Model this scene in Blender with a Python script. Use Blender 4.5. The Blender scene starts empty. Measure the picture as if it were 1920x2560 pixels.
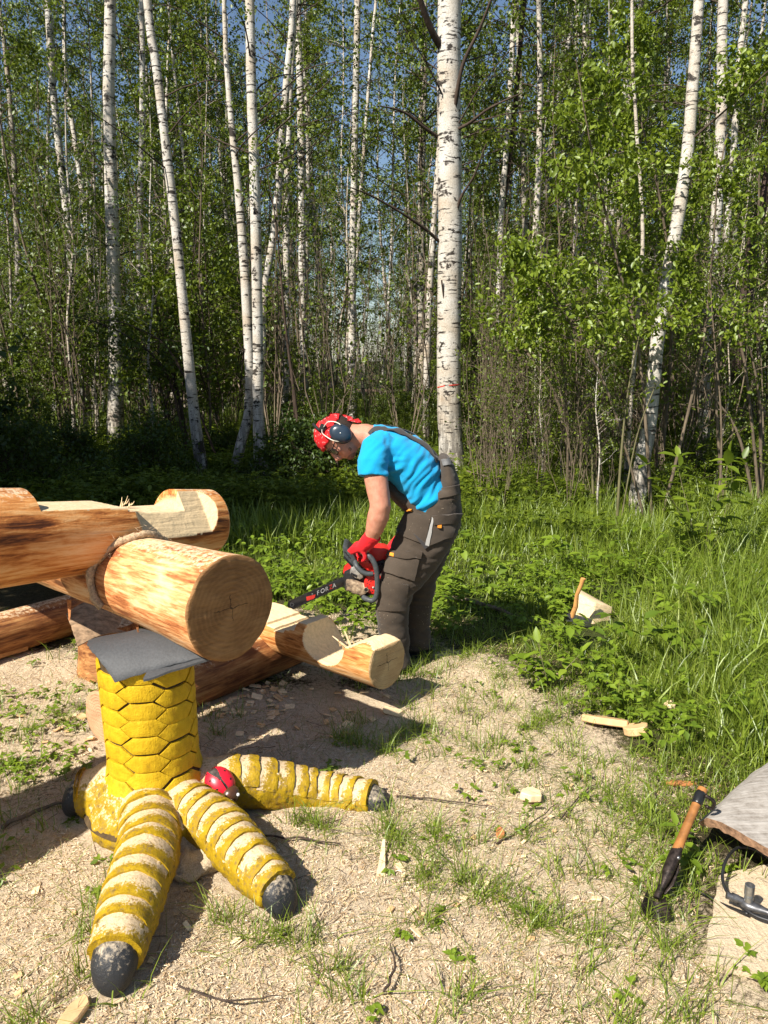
import bpy, bmesh, math, random
import numpy as np
from mathutils import Vector, Matrix, Quaternion, noise
from mathutils.bvhtree import BVHTree
random.seed(7)
rng = np.random.default_rng(7)
SC = bpy.context.scene
COL = SC.collection

# ------------------------------------------------------------------ camera, sky, sun, exposure
CAMH, PITCH, FPX = 1.6, math.radians(11.2), 1923.0
cam = bpy.data.cameras.new('camera')
cam.sensor_fit = 'VERTICAL'
cam.sensor_height = 36.0
cam.sensor_width = 27.0
cam.lens = FPX / 2560 * 36
cam.clip_start, cam.clip_end = 0.05, 2000
camo = bpy.data.objects.new('camera', cam)
COL.objects.link(camo)
camo.location = (0, 0, CAMH)
camo.rotation_euler = (math.pi / 2 - PITCH, 0, 0)
SC.camera = camo

SUN_XY = Vector((0.68, 0.733))            # the way shadows fall on the ground
SUN_EL = math.radians(45)
w = bpy.data.worlds.new('World')
SC.world = w
w.use_nodes = True
wn = w.node_tree
bg = wn.nodes['Background']
sky = wn.nodes.new('ShaderNodeTexSky')
sky.sky_type = 'NISHITA'
sky.sun_disc = False
sky.sun_elevation = SUN_EL
sky.sun_rotation = math.atan2(-SUN_XY.x, -SUN_XY.y)
sky.air_density, sky.dust_density, sky.ozone_density = 1.0, 0.6, 1.6
wn.links.new(sky.outputs[0], bg.inputs[0])
bg.inputs[1].default_value = 0.064
sl = bpy.data.lights.new('sun', 'SUN')
sl.energy = 5.0
sl.angle = math.radians(0.53)
sl.color = (1.0, 0.935, 0.835)
so = bpy.data.objects.new('sun', sl)
COL.objects.link(so)
so.rotation_euler = Vector((SUN_XY.x, SUN_XY.y, -math.tan(SUN_EL))).to_track_quat('-Z', 'Y').to_euler()
so.location = (-8, -8, 12)
SC.view_settings.view_transform = 'Standard'
SC.view_settings.look = 'None'
SC.view_settings.gamma = 1
SC.view_settings.exposure = 0.92
SC.view_settings.use_curve_mapping = False
SC.cycles.max_bounces = 7
SC.cycles.diffuse_bounces = 4
SC.cycles.transmission_bounces = 4
SC.cycles.transparent_max_bounces = 4

# ------------------------------------------------------------------ measuring helpers
CP, SP = math.cos(PITCH), math.sin(PITCH)
def ray(u, v):
    cx, cy = (u - 960) / FPX, (v - 1280) / FPX
    return Vector((cx, CP - cy * SP, -SP - cy * CP))
def P(u, v, y):                            # point seen at (u, v) lying y metres ahead
    d = ray(u, v); t = y / d.y
    return Vector((d.x * t, y, CAMH + d.z * t))
def G(u, v, z=0.0):                        # point seen at (u, v) lying at height z
    d = ray(u, v); t = (z - CAMH) / d.z
    return Vector((d.x * t, d.y * t, z))

# ------------------------------------------------------------------ object helpers
def tag(o, label=None, cat=None, group=None, kind=None):
    if label: o['label'] = label
    if cat: o['category'] = cat
    if group: o['group'] = group
    if kind: o['kind'] = kind
    return o
def empty(name, loc=(0, 0, 0), label=None, cat=None, group=None):
    o = bpy.data.objects.new(name, None)
    COL.objects.link(o)
    o.location = loc
    o.empty_display_size = 0.1
    return tag(o, label, cat, group)
def link(name, me, mat=None, parent=None, world=True):
    """world: vertices are in world coordinates and get moved into the parent's frame."""
    o = bpy.data.objects.new(name, me)
    COL.objects.link(o)
    if mat is not None:
        for m in (mat if isinstance(mat, (list, tuple)) else [mat]): me.materials.append(m)
    if parent is not None:
        o.parent = parent
        if world:
            inv = WM(parent).inverted()
            if inv != Matrix.Identity(4): me.transform(inv)
    return o
def WM(o):
    m = o.matrix_basis.copy()
    while o.parent: o = o.parent; m = o.matrix_basis @ m
    return m
def npmesh(name, V, tris=None, quads=None, smooth=False, attr=None, matidx=None):
    me = bpy.data.meshes.new(name)
    V = np.asarray(V, dtype=np.float32).reshape(-1, 3)
    parts, sizes = [], []
    if tris is not None and len(tris):
        tris = np.asarray(tris, dtype=np.int32).reshape(-1, 3); parts.append(tris.ravel()); sizes.append(np.full(len(tris), 3, np.int32))
    if quads is not None and len(quads):
        quads = np.asarray(quads, dtype=np.int32).reshape(-1, 4); parts.append(quads.ravel()); sizes.append(np.full(len(quads), 4, np.int32))
    loops = np.concatenate(parts); sz = np.concatenate(sizes)
    me.vertices.add(len(V)); me.vertices.foreach_set('co', V.ravel())
    me.loops.add(len(loops)); me.loops.foreach_set('vertex_index', loops)
    me.polygons.add(len(sz))
    me.polygons.foreach_set('loop_start', np.concatenate([[0], np.cumsum(sz)[:-1]]).astype(np.int32))
    me.polygons.foreach_set('loop_total', sz)
    if smooth: me.polygons.foreach_set('use_smooth', np.ones(len(sz), dtype=bool))
    if matidx is not None: me.polygons.foreach_set('material_index', np.asarray(matidx, dtype=np.int32))
    if attr:
        for k, a in attr.items():
            at = me.attributes.new(k, 'FLOAT', 'POINT'); at.data.foreach_set('value', np.asarray(a, dtype=np.float32))
    me.update(); me.validate()
    return me
def bm_mesh(name, bm, smooth=False, angle=None):
    me = bpy.data.meshes.new(name)
    bmesh.ops.recalc_face_normals(bm, faces=bm.faces)
    bm.to_mesh(me); bm.free()
    if smooth:
        me.polygons.foreach_set('use_smooth', np.ones(len(me.polygons), dtype=bool))
        if angle: me.set_sharp_from_angle(angle=math.radians(angle))
    return me

def loft(bm, rings, n=18):
    """rings: (centre, N*a, L*b); closed tube with fan caps."""
    prev = None; first = None
    for c, na, lb in rings:
        vs = [bm.verts.new(c + na * math.cos(2 * math.pi * i / n) + lb * math.sin(2 * math.pi * i / n)) for i in range(n)]
        if prev:
            for i in range(n): bm.faces.new((prev[i], prev[(i + 1) % n], vs[(i + 1) % n], vs[i]))
        else: first = (c, vs)
        prev = vs
    a = bm.verts.new(first[0]); b = bm.verts.new(rings[-1][0])
    for i in range(n):
        bm.faces.new((a, first[1][(i + 1) % n], first[1][i])); bm.faces.new((b, prev[i], prev[(i + 1) % n]))
def rings_along(pts, ra, rb=None, lat=Vector((0, 1, 0))):
    out = []
    for i, p in enumerate(pts):
        t = (pts[min(i + 1, len(pts) - 1)] - pts[max(i - 1, 0)]).normalized()
        l = (lat - t * lat.dot(t)).normalized(); nn = l.cross(t).normalized()
        out.append((p, nn * ra[i], l * (rb or ra)[i]))
    return out
def ellipsoid(bm, c, ax, ay, az, seg=20):
    m = Matrix((ax, ay, az)).transposed().to_4x4(); m.translation = c
    bmesh.ops.create_uvsphere(bm, u_segments=seg, v_segments=max(8, seg // 2), radius=1, matrix=m)
def box(bm, c, X, Y, Z):                   # half axes
    vs = [bm.verts.new(c + X * i + Y * j + Z * k) for i in (-1, 1) for j in (-1, 1) for k in (-1, 1)]
    for f in ((0, 1, 3, 2), (4, 6, 7, 5), (0, 4, 5, 1), (2, 3, 7, 6), (0, 2, 6, 4), (1, 5, 7, 3)):
        bm.faces.new([vs[i] for i in f])
def bevel(bm, w, seg=2):
    bmesh.ops.bevel(bm, geom=list(bm.edges), offset=w, segments=seg, affect='EDGES', profile=0.6)
def prism(bm, poly, d):                    # poly: list of points, d: extrusion vector
    a = [bm.verts.new(p) for p in poly]; b = [bm.verts.new(p + d) for p in poly]
    bm.faces.new(a); bm.faces.new(b[::-1])
    n = len(a)
    for i in range(n): bm.faces.new((a[i], b[i], b[(i + 1) % n], a[(i + 1) % n]))
def smooth_path(pts, k=6):                 # Catmull-Rom
    out = []
    for i in range(len(pts) - 1):
        p0, p1, p2, p3 = pts[max(i - 1, 0)], pts[i], pts[i + 1], pts[min(i + 2, len(pts) - 1)]
        for j in range(k):
            t = j / k
            out.append(0.5 * ((2 * p1) + (p2 - p0) * t + (2 * p0 - 5 * p1 + 4 * p2 - p3) * t * t + (3 * p1 - p0 - 3 * p2 + p3) * t ** 3))
    out.append(pts[-1].copy())
    return out
def tube(bm, pts, r, n=8, k=5):
    pts = smooth_path(pts, k) if k > 1 else pts
    rr = r if isinstance(r, (list, tuple)) else [r] * len(pts)
    if len(rr) != len(pts):
        rr = list(np.interp(np.linspace(0, 1, len(pts)), np.linspace(0, 1, len(rr)), rr))
    prev = None; out = []
    for i, p in enumerate(pts):
        t = (pts[min(i + 1, len(pts) - 1)] - pts[max(i - 1, 0)]).normalized()
        if prev is None: l = t.orthogonal().normalized()
        else: l = (prev - t * prev.dot(t)).normalized()
        prev = l
        out.append((p, l.cross(t) * rr[i], l * rr[i]))
    loft(bm, out, n)
def remesh(bm, voxel, sm=2, name='m'):
    me = bm_mesh(name, bm)
    o = bpy.data.objects.new('tmp', me); COL.objects.link(o)
    m = o.modifiers.new('r', 'REMESH'); m.mode = 'VOXEL'; m.voxel_size = voxel
    if sm:
        s = o.modifiers.new('s', 'SMOOTH'); s.factor = 0.5; s.iterations = sm
    dg = bpy.context.evaluated_depsgraph_get()
    out = bpy.data.meshes.new_from_object(o.evaluated_get(dg))
    out.name = name
    bpy.data.objects.remove(o); bpy.data.meshes.remove(me)
    out.polygons.foreach_set('use_smooth', np.ones(len(out.polygons), dtype=bool))
    return out
def displace(me, f):
    me.update()
    nor = [v.normal.copy() for v in me.vertices]
    for v, n in zip(me.vertices, nor): v.co += n * f(v.co, n)
    me.update()
def bvh_of(o):
    m = WM(o)
    return BVHTree.FromPolygons([m @ v.co for v in o.data.vertices], [tuple(p.vertices) for p in o.data.polygons])
def conform(name, quad, bvh, thick, mat, parent, nu=8, nv=8, sink=0.004):
    """a patch of cloth or paint laid on the surface hit by the four sight lines."""
    O = Vector((0, 0, CAMH)); top, bot = [], []
    q = [Vector(c).to_2d() for c in quad]
    last = None
    for j in range(nv + 1):
        for i in range(nu + 1):
            s, t = i / nu, j / nv
            uv = (q[0] * (1 - s) + q[1] * s) * (1 - t) + (q[3] * (1 - s) + q[2] * s) * t
            d = ray(uv.x, uv.y).normalized()
            h, n, _, dist = bvh.ray_cast(O, d)
            if h is None or (last is not None and abs((h - O).length - last) > 0.25): h = O + d * (last or 4.0); n = -d
            last = (h - O).length
            if n.dot(d) > 0: n = -n
            top.append(h + n * thick); bot.append(h - n * sink)
    bm = bmesh.new()
    A = [bm.verts.new(p) for p in top]; B = [bm.verts.new(p) for p in bot]
    W_ = nu + 1
    for j in range(nv):
        for i in range(nu):
            a = j * W_ + i
            bm.faces.new((A[a], A[a + 1], A[a + W_ + 1], A[a + W_])); bm.faces.new((B[a], B[a + W_], B[a + W_ + 1], B[a + 1]))
    rim = [i for i in range(W_)] + [j * W_ + nu for j in range(1, nv + 1)] + [nv * W_ + i for i in range(nu - 1, -1, -1)] + [j * W_ for j in range(nv - 1, 0, -1)]
    for k in range(len(rim)):
        a, b = rim[k], rim[(k + 1) % len(rim)]
        bm.faces.new((A[a], B[a], B[b], A[b]))
    return link(name, bm_mesh(name, bm, True, 40), mat, parent)

# ------------------------------------------------------------------ material helpers
class Mat:
    def __init__(s, name):
        s.m = bpy.data.materials.new(name); s.m.use_nodes = True
        s.t = s.m.node_tree; s.b = s.t.nodes['Principled BSDF']; s.out = s.t.nodes['Material Output']
        s.b.inputs['Specular IOR Level'].default_value = 0.3
    def n(s, typ, _p=None, **inp):
        nd = s.t.nodes.new('ShaderNode' + typ)
        for k, v in (_p or {}).items(): setattr(nd, k, v)
        for k, v in inp.items():
            key = int(k[1:]) if k[0] == 'i' and k[1:].isdigit() else k.replace('_', ' ')
            s.set(nd.inputs[key], v)
        return nd
    def set(s, sock, v):
        if isinstance(v, bpy.types.NodeSocket): s.t.links.new(v, sock)
        elif isinstance(v, (tuple, list)) and sock.type == 'RGBA' and len(v) == 3: sock.default_value = (*v, 1)
        else: sock.default_value = v
    def p(s, **inp):
        for k, v in inp.items(): s.set(s.b.inputs[k.replace('_', ' ')], v)
        return s
    def coord(s, scale=(1, 1, 1), kind='Object', loc=None):
        tc = s.n('TexCoord')
        mp = s.n('Mapping', Vector=tc.outputs[kind], Scale=scale)
        if loc is not None: s.set(mp.inputs['Location'], loc)
        return mp.outputs[0]
    def noise(s, vec, scale, detail=4, rough=0.6, dist=0):
        return s.n('TexNoise', Vector=vec, Scale=scale, Detail=detail, Roughness=rough, Distortion=dist).outputs[0]
    def ramp(s, fac, stops, interp='LINEAR'):
        r = s.n('ValToRGB', Fac=fac); e = r.color_ramp; e.interpolation = interp
        while len(e.elements) < len(stops): e.elements.new(0.5)
        for el, (p, c) in zip(e.elements, stops):
            el.position = p; el.color = (*c, 1) if isinstance(c, (tuple, list)) else (c, c, c, 1)
        return r.outputs[0]
    def mix(s, fac, a, b, mode='MIX'):
        nd = s.n('Mix', {'data_type': 'RGBA', 'blend_type': mode})
        s.set(nd.inputs[0], fac); s.set(nd.inputs[6], a); s.set(nd.inputs[7], b)
        return nd.outputs[2]
    def math(s, op, a, b=0.0, clamp=False):
        nd = s.n('Math', {'operation': op, 'use_clamp': clamp}, i0=a, i1=b)
        return nd.outputs[0]
    def bump(s, h, strength=0.5, dist=0.01):
        s.set(s.b.inputs['Normal'], s.n('Bump', Strength=strength, Distance=dist, Height=h).outputs[0]); return s
    def attr(s, name): return s.n('Attribute', {'attribute_name': name}).outputs['Fac']
def plain(name, c, rough=0.6, metal=0.0, var=0.12, scale=30, bump=0.0, spec=0.3):
    m = Mat(name); v = m.coord()
    f = m.noise(v, scale, 5, 0.65)
    lo = tuple(x * (1 - var * 2) for x in c); hi = tuple(min(1, x * (1 + var * 2)) for x in c)
    m.p(Base_Color=m.ramp(f, [(0.3, lo), (0.7, hi)]), Roughness=rough, Metallic=metal, Specular_IOR_Level=spec)
    if bump: m.bump(f, bump, 0.004)
    return m.m

def leaf_mat(name, stops, transl=0.45, gloss=0.05):
    m = Mat(name); t = m.t
    g = m.n('NewGeometry'); oi = m.n('ObjectInfo')
    f = m.math('ADD', m.math('MULTIPLY', g.outputs['Random Per Island'], 0.75), m.math('MULTIPLY', oi.outputs['Random'], 0.25))
    c = m.ramp(f, stops)
    d = m.n('BsdfDiffuse', Color=c)
    c2 = m.mix(0.5, c, (0.24, 0.32, 0.02), 'MIX')
    tr = m.n('BsdfTranslucent', Color=c2)
    mx = m.n('MixShader', Fac=transl * 0.7, i1=d.outputs[0], i2=tr.outputs[0])
    gl = m.n('BsdfGlossy', Color=(0.8, 0.85, 0.8), Roughness=0.45)
    m2 = m.n('MixShader', Fac=gloss, i1=mx.outputs[0], i2=gl.outputs[0])
    t.links.new(m2.outputs[0], m.out.inputs[0])
    return m.m

LEAF = leaf_mat('birch_leaf', [(0.0, (0.045, 0.07, 0.006)), (0.4, (0.085, 0.125, 0.01)), (0.75, (0.13, 0.175, 0.013)), (1, (0.19, 0.235, 0.02))], 0.45, 0.035)
LEAFB = leaf_mat('bright_leaf', [(0.0, (0.09, 0.135, 0.01)), (0.5, (0.15, 0.21, 0.014)), (1, (0.22, 0.28, 0.025))], 0.48, 0.04)
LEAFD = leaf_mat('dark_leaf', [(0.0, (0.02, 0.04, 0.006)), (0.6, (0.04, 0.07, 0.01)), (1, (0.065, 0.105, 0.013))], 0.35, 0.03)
GRASS = leaf_mat('grass_blade', [(0.0, (0.075, 0.115, 0.01)), (0.5, (0.16, 0.225, 0.018)), (0.85, (0.24, 0.31, 0.03)), (1, (0.42, 0.38, 0.17))], 0.45, 0.05)
WEED = leaf_mat('weed_leaf', [(0.0, (0.07, 0.12, 0.01)), (0.6, (0.16, 0.24, 0.016)), (1, (0.24, 0.32, 0.03))], 0.45, 0.04)

def bark_birch(name, far):
    m = Mat(name)
    oi = m.n('ObjectInfo'); off = m.n('CombineXYZ', X=m.math('MULTIPLY', oi.outputs['Random'], 37.0), Y=m.math('MULTIPLY', oi.outputs['Random'], 11.0), Z=m.math('MULTIPLY', oi.outputs['Random'], 53.0))
    tc = m.n('TexCoord'); base = m.n('VectorMath', {'operation': 'ADD'}, i0=tc.outputs['Object'], i1=off.outputs[0]).outputs[0]
    v1 = m.n('Mapping', Vector=base, Scale=(5, 5, 34)).outputs[0]
    v2 = m.n('Mapping', Vector=base, Scale=(4, 4, 5)).outputs[0]
    lent = m.noise(v1, 1.0, 3, 0.6)                      # fine horizontal dashes
    big = m.noise(v2, 1.4, 5, 0.7, 0.6)                  # dark diamond patches
    fine = m.noise(base, 60, 4, 0.7)
    pale = m.ramp(fine, [(0.3, (0.36, 0.33, 0.29)), (0.5, (0.56, 0.53, 0.48)), (0.75, (0.68, 0.66, 0.61))])
    tint = m.ramp(m.noise(v2, 0.6, 3), [(0.35, (1, 1, 1)), (0.55, (0.86, 0.82, 0.76)), (0.72, (0.8, 0.68, 0.56))])
    pale = m.mix(1.0, pale, tint, 'MULTIPLY')
    dark = (0.035, 0.028, 0.022)
    own = m.ramp(oi.outputs['Random'], [(0.0, (0.5, 0.46, 0.41)), (0.35, (0.8, 0.77, 0.72)), (0.6, (1, 1, 1)), (1.0, (0.9, 0.84, 0.76))])
    if far: pale = m.mix(1.0, pale, own, 'MULTIPLY')
    k1 = m.ramp(lent, [(0.585, 0.0), (0.64, 1.0)])
    k2 = m.ramp(m.math('ADD', big, m.math('MULTIPLY', m.math('SUBTRACT', lent, 0.5), 0.35)), [(0.565, 0.0), (0.61, 1.0)])
    z = m.n('SeparateXYZ', Vector=tc.outputs['Object']).outputs[2]
    low = m.math('MULTIPLY', m.ramp(m.math('MULTIPLY', z, 0.5), [(0.0, 1.0), (0.75, 0.0)]), m.ramp(m.noise(m.n('Mapping', Vector=base, Scale=(14, 14, 3)).outputs[0], 1.5, 5, 0.7), [(0.42, 0.0), (0.55, 1.0)]))
    k = m.math('MAXIMUM', m.math('MAXIMUM', k1, k2), low)
    m.p(Base_Color=m.mix(k, pale, dark), Roughness=0.75)
    m.bump(m.math('ADD', fine, m.math('MULTIPLY', k, -0.6)), 0.5, 0.01)
    return m.m
BARK = bark_birch('birch_bark', False); BARKF = bark_birch('birch_bark_weathered', True)
def bark_brown(name, a, b):
    m = Mat(name); v = m.coord((8, 8, 1.5)); f = m.noise(v, 3, 5, 0.7)
    m.p(Base_Color=m.ramp(f, [(0.3, a), (0.7, b)]), Roughness=0.85).bump(f, 0.6, 0.01); return m.m
TWIG = bark_brown('twig_bark', (0.028, 0.018, 0.013), (0.085, 0.058, 0.042))
STEM = bark_brown('grey_brown_stem', (0.07, 0.052, 0.035), (0.2, 0.155, 0.105))
STEMG = bark_brown('olive_stem', (0.07, 0.065, 0.03), (0.2, 0.18, 0.09))

def log_mat(name, stops, cutc=(0.78, 0.6, 0.35), seed=0.0, sy=17):
    m = Mat(name)
    v = m.coord((2.2, sy * 1.25, sy * 1.25), loc=(seed, seed * 2, seed * 3)); v2 = m.coord((8, 75, 75), loc=(seed, 0, 0)); v3 = m.coord((1, 1, 1), loc=(0, seed, 0))
    s1 = m.noise(v, 1.0, 5, 0.6, 0.8); s2 = m.noise(v2, 1.0, 4, 0.65, 0.5); blot = m.noise(m.coord((2.2, 5, 5), loc=(0, 0, seed)), 1.3, 4, 0.6, 0.7)
    f = m.math('ADD', m.math('MULTIPLY', s1, 0.5), m.math('MULTIPLY', s2, 0.62))
    f = m.math('ADD', f, m.math('MULTIPLY', m.math('SUBTRACT', blot, 0.56), 0.7))
    c = m.ramp(f, stops)
    g = m.noise(m.coord((5, 60, 60)), 1.0, 4, 0.7, 0.4)
    cut = m.ramp(g, [(0.3, tuple(x * 0.78 for x in cutc)), (0.6, cutc), (0.8, tuple(min(1, x * 1.08) for x in cutc))])
    kn = m.n('TexVoronoi', {'feature': 'F1'}, Vector=m.coord((2.6, 7, 7), loc=(seed, seed, 0)), Scale=1.0).outputs['Distance']
    c = m.mix(m.ramp(kn, [(0.085, 0.9), (0.13, 0.35), (0.2, 0.0)]), c, (0.13, 0.05, 0.02))
    a = m.ramp(m.attr('cut'), [(0.25, 0.0), (0.6, 1.0)])
    c = m.mix(a, c, cut)
    dust = m.ramp(m.math('ADD', m.math('MULTIPLY', m.n('SeparateXYZ', Vector=m.n('NewGeometry').outputs['Normal']).outputs[2], 0.55), m.math('MULTIPLY', m.noise(m.coord((1, 1, 1)), 55, 4, 0.7), 0.75)), [(0.86, 0.0), (0.98, 0.85)])
    c = m.mix(dust, c, (0.7, 0.55, 0.36))
    m.p(Base_Color=c, Roughness=0.62, Specular_IOR_Level=0.25)
    m.bump(m.math('ADD', m.math('ADD', s2, s1), m.math('MULTIPLY', m.noise(v3, 90, 3), 0.4)), 0.55, 0.006)
    return m.m
def end_mat(name, base, dark, ringk=150, cracks=True):
    m = Mat(name); tc = m.n('TexCoord')
    warp = m.noise(tc.outputs['Object'], 9, 3)
    sp = m.n('SeparateXYZ', Vector=tc.outputs['Object'])
    y = m.math('ADD', sp.outputs[1], m.math('MULTIPLY', m.math('SUBTRACT', warp, 0.5), 0.03)); z = sp.outputs[2]
    rad = m.math('SQRT', m.math('ADD', m.math('MULTIPLY', y, y), m.math('MULTIPLY', z, z)))
    ring = m.math('SINE', m.math('MULTIPLY', rad, ringk * 6.28 / 2))
    saw = m.noise(m.n('Mapping', Vector=tc.outputs['Object'], Scale=(1, 5, 60), Rotation=(0.5, 0, 0)).outputs[0], 1.5, 4, 0.7)
    blot = m.noise(tc.outputs['Object'], 11, 5, 0.65)
    f = m.math('ADD', m.math('ADD', m.math('MULTIPLY', ring, 0.03), m.math('MULTIPLY', saw, 0.5)), m.math('MULTIPLY', blot, 0.6))
    c = m.ramp(f, [(0.3, dark), (0.52, tuple((a + b) / 2 for a, b in zip(base, dark))), (0.75, base)])
    if cracks:
        w_ = m.math('MULTIPLY', m.math('SUBTRACT', m.noise(tc.outputs['Object'], 40, 2), 0.5), 0.02)
        def line(p, q, ln, wd):
            return m.math('MULTIPLY', m.math('LESS_THAN', m.math('ABSOLUTE', m.math('ADD', p, w_)), wd), m.math('LESS_THAN', m.math('ABSOLUTE', q), ln))
        k = m.math('MAXIMUM', line(y, z, 0.045, 0.0016), line(z, y, 0.07, 0.0016))
        c = m.mix(m.math('MULTIPLY', k, 0.85), c, (0.05, 0.025, 0.012))
    m.p(Base_Color=c, Roughness=0.8).bump(m.math('ADD', saw, m.math('MULTIPLY', ring, 0.1)), 0.8, 0.006)
    return m.m
# ------------------------------------------------------------------ ground
def sstep(a, b, x):
    t = np.clip((x - a) / (b - a), 0, 1); return t * t * (3 - 2 * t)
class VN:                                   # cheap smooth value noise on numpy arrays
    def __init__(s, seed): s.g = np.random.default_rng(seed).random((256, 256))
    def __call__(s, x, y):
        xi = np.floor(x).astype(int); yi = np.floor(y).astype(int); fx = x - xi; fy = y - yi
        fx = fx * fx * (3 - 2 * fx); fy = fy * fy * (3 - 2 * fy)
        g = lambda i, j: s.g[(xi + i) % 256, (yi + j) % 256]
        return (g(0, 0) * (1 - fx) + g(1, 0) * fx) * (1 - fy) + (g(0, 1) * (1 - fx) + g(1, 1) * fx) * fy
n1, n2, n3 = VN(1), VN(2), VN(3)
def fbm(x, y, f=1.0): return 0.5 * n1(x * f, y * f) + 0.3 * n2(x * f * 2.1, y * f * 2.1) + 0.2 * n3(x * f * 4.3, y * f * 4.3)
EDGE = [(1.6, 1.30), (2.1, 0.95), (2.5, 0.85), (2.9, 0.72), (3.3, 0.60), (3.7, 0.66), (4.2, 0.55), (4.6, 0.10), (5.0, -1.2), (6.2, -3.5)]
def lush(x, y):                             # 0 in the trampled sawdust, 1 in the uncut grass
    ex = np.interp(y, [e[0] for e in EDGE], [e[1] for e in EDGE])
    d = (x - ex) + (fbm(x, y, 2.2) - 0.5) * 0.75
    a = sstep(-0.12, 0.95, d)
    return np.where(y > 6.5, 1.0, a)
DUSTB = [(-0.4, 1.9, 1.3, 1.0, 1.1), (0.0, 2.6, 0.75, 0.6, 1.1), (-1.0, 1.5, 1.1, 0.9, 1.1), (0.38, 3.45, 0.33, 0.55, 1.0), (-2.1, 3.65, 0.8, 0.42, 1.1),
         (-0.5, 3.1, 0.7, 0.45, 1.1), (0.5, 1.55, 0.75, 0.75, 0.72), (0.55, 2.25, 0.5, 0.45, 0.7), (-1.5, 3.0, 0.7, 0.5, 0.6), (-0.3, 4.2, 0.6, 0.5, 0.7), (0.7, 2.75, 0.4, 0.35, 0.6), (-1.7, 2.2, 0.8, 0.7, 0.8), (0.75, 3.3, 0.3, 0.6, 0.5)]
def dust(x, y):
    d = np.zeros_like(x)
    for cx, cy, rx, ry, wt in DUSTB:
        d = np.maximum(d, wt * np.exp(-(((x - cx) / rx) ** 2 + ((y - cy) / ry) ** 2) ** 1.5 * 0.7))
    return np.clip(d + (fbm(x, y, 3.0) - 0.5) * 0.5, 0, 1)
def gz(x, y):
    z = (fbm(x, y, 1.2) - 0.5) * 0.05 + (fbm(x, y, 7) - 0.5) * 0.03 + (n3(x * 34, y * 34) - 0.5) * 0.006
    far = sstep(7, 16, np.hypot(x, y))
    return z * (1 - far) + far * (fbm(x * 0.2, y * 0.2, 1) - 0.5) * 0.35
def axis_grid(lo, a, b, hi, step):
    mid = np.arange(a, b, step); r = [b]; 
    while r[-1] < hi: r.append(r[-1] + max(step, (r[-1] - b) * 0.22 + step))
    l = [a]
    while l[-1] > lo: l.append(l[-1] - max(step, (a - l[-1]) * 0.22 + step))
    return np.array(l[:0:-1] + list(mid) + r)
gx = axis_grid(-500, -2.6, 2.4, 500, 0.022); gy = axis_grid(-400, 1.2, 5.6, 700, 0.022)
X, Y = np.meshgrid(gx, gy); nx, ny = len(gx), len(gy)
Z = gz(X, Y)
idx = np.arange(nx * ny).reshape(ny, nx)
Q = np.stack([idx[:-1, :-1], idx[:-1, 1:], idx[1:, 1:], idx[1:, :-1]], -1).reshape(-1, 4)
gm = npmesh('ground', np.stack([X, Y, Z], -1).reshape(-1, 3), quads=Q, smooth=True, attr={'dust': dust(X, Y).ravel(), 'lush': lush(X, Y).ravel()})
m = Mat('sawdust_and_soil')
v = m.coord()
f1 = m.noise(v, 240, 4, 0.75); f2 = m.noise(v, 45, 5, 0.7); f3 = m.noise(v, 5, 5, 0.65)
saw = m.ramp(f1, [(0.28, (0.23, 0.14, 0.07)), (0.4, (0.53, 0.41, 0.27)), (0.54, (0.67, 0.545, 0.385)), (0.72, (0.8, 0.69, 0.52))])
saw = m.mix(m.ramp(f2, [(0.38, 0.4), (0.5, 0.0)]), saw, (0.3, 0.2, 0.115))
soil = m.ramp(m.math('ADD', m.math('MULTIPLY', f1, 0.5), m.math('MULTIPLY', f2, 0.5)), [(0.32, (0.02, 0.018, 0.01)), (0.5, (0.06, 0.05, 0.025)), (0.62, (0.12, 0.09, 0.05)), (0.72, (0.26, 0.2, 0.11))])
far = m.ramp(f3, [(0.35, (0.02, 0.035, 0.008)), (0.65, (0.05, 0.07, 0.016))])
soil = m.mix(m.ramp(m.attr('lush'), [(0.3, 0.0), (1, 0.7)]), soil, far)
k = m.ramp(m.math('ADD', m.attr('dust'), m.math('ADD', m.math('MULTIPLY', m.math('SUBTRACT', f2, 0.5), 0.9), m.math('MULTIPLY', m.math('SUBTRACT', f1, 0.5), 0.5))), [(0.3, 0.0), (0.52, 1.0)])
m.p(Base_Color=m.mix(k, soil, saw), Roughness=0.95, Specular_IOR_Level=0.1)
m.bump(m.math('ADD', m.math('MULTIPLY', f1, 0.8), f2), 0.9, 0.012)
tag(link('ground', gm, m.m), 'trampled clearing covered in sawdust and soil, green towards the wood', kind='structure')
def ground_z(x, y): return float(gz(np.array([x]), np.array([y]))[0])

# dirt track seen between the stems, and a heap of sand beside it
bm = bmesh.new()
pts = [Vector((-30 + i * 3.0, 35.5 + math.sin(i * 0.4) * 0.6, 0.22)) for i in range(21)]
pv = None
for p in pts:
    r = [bm.verts.new(p + Vector((0, dy, (0.0 if abs(dy) > 1 else 0.06)))) for dy in (-1.5, -0.6, 0.6, 1.5)]
    if pv:
        for i in range(3): bm.faces.new((pv[i], r[i], r[i + 1], pv[i + 1]))
    pv = r
tag(link('path', bm_mesh('path', bm, True), plain('red_dirt', (0.24, 0.15, 0.1), 0.95, var=0.2, scale=2)), kind='structure')
bm = bmesh.new()
bmesh.ops.create_uvsphere(bm, u_segments=32, v_segments=16, radius=1)
for vv in bm.verts:
    vv.co = Vector((vv.co.x * 3.6 - 8.0, vv.co.y * 2 + 40, vv.co.z * 2.1 + noise.noise(vv.co * 2.2) * 0.35))
tag(link('sand_heap', bm_mesh('sand_heap', bm, True), plain('pale_sand', (0.4, 0.31, 0.22), 0.95, var=0.15, scale=3, bump=0.5)), 'pale heap of sand glimpsed between the stems beside the dirt track', 'sand heap')

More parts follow.
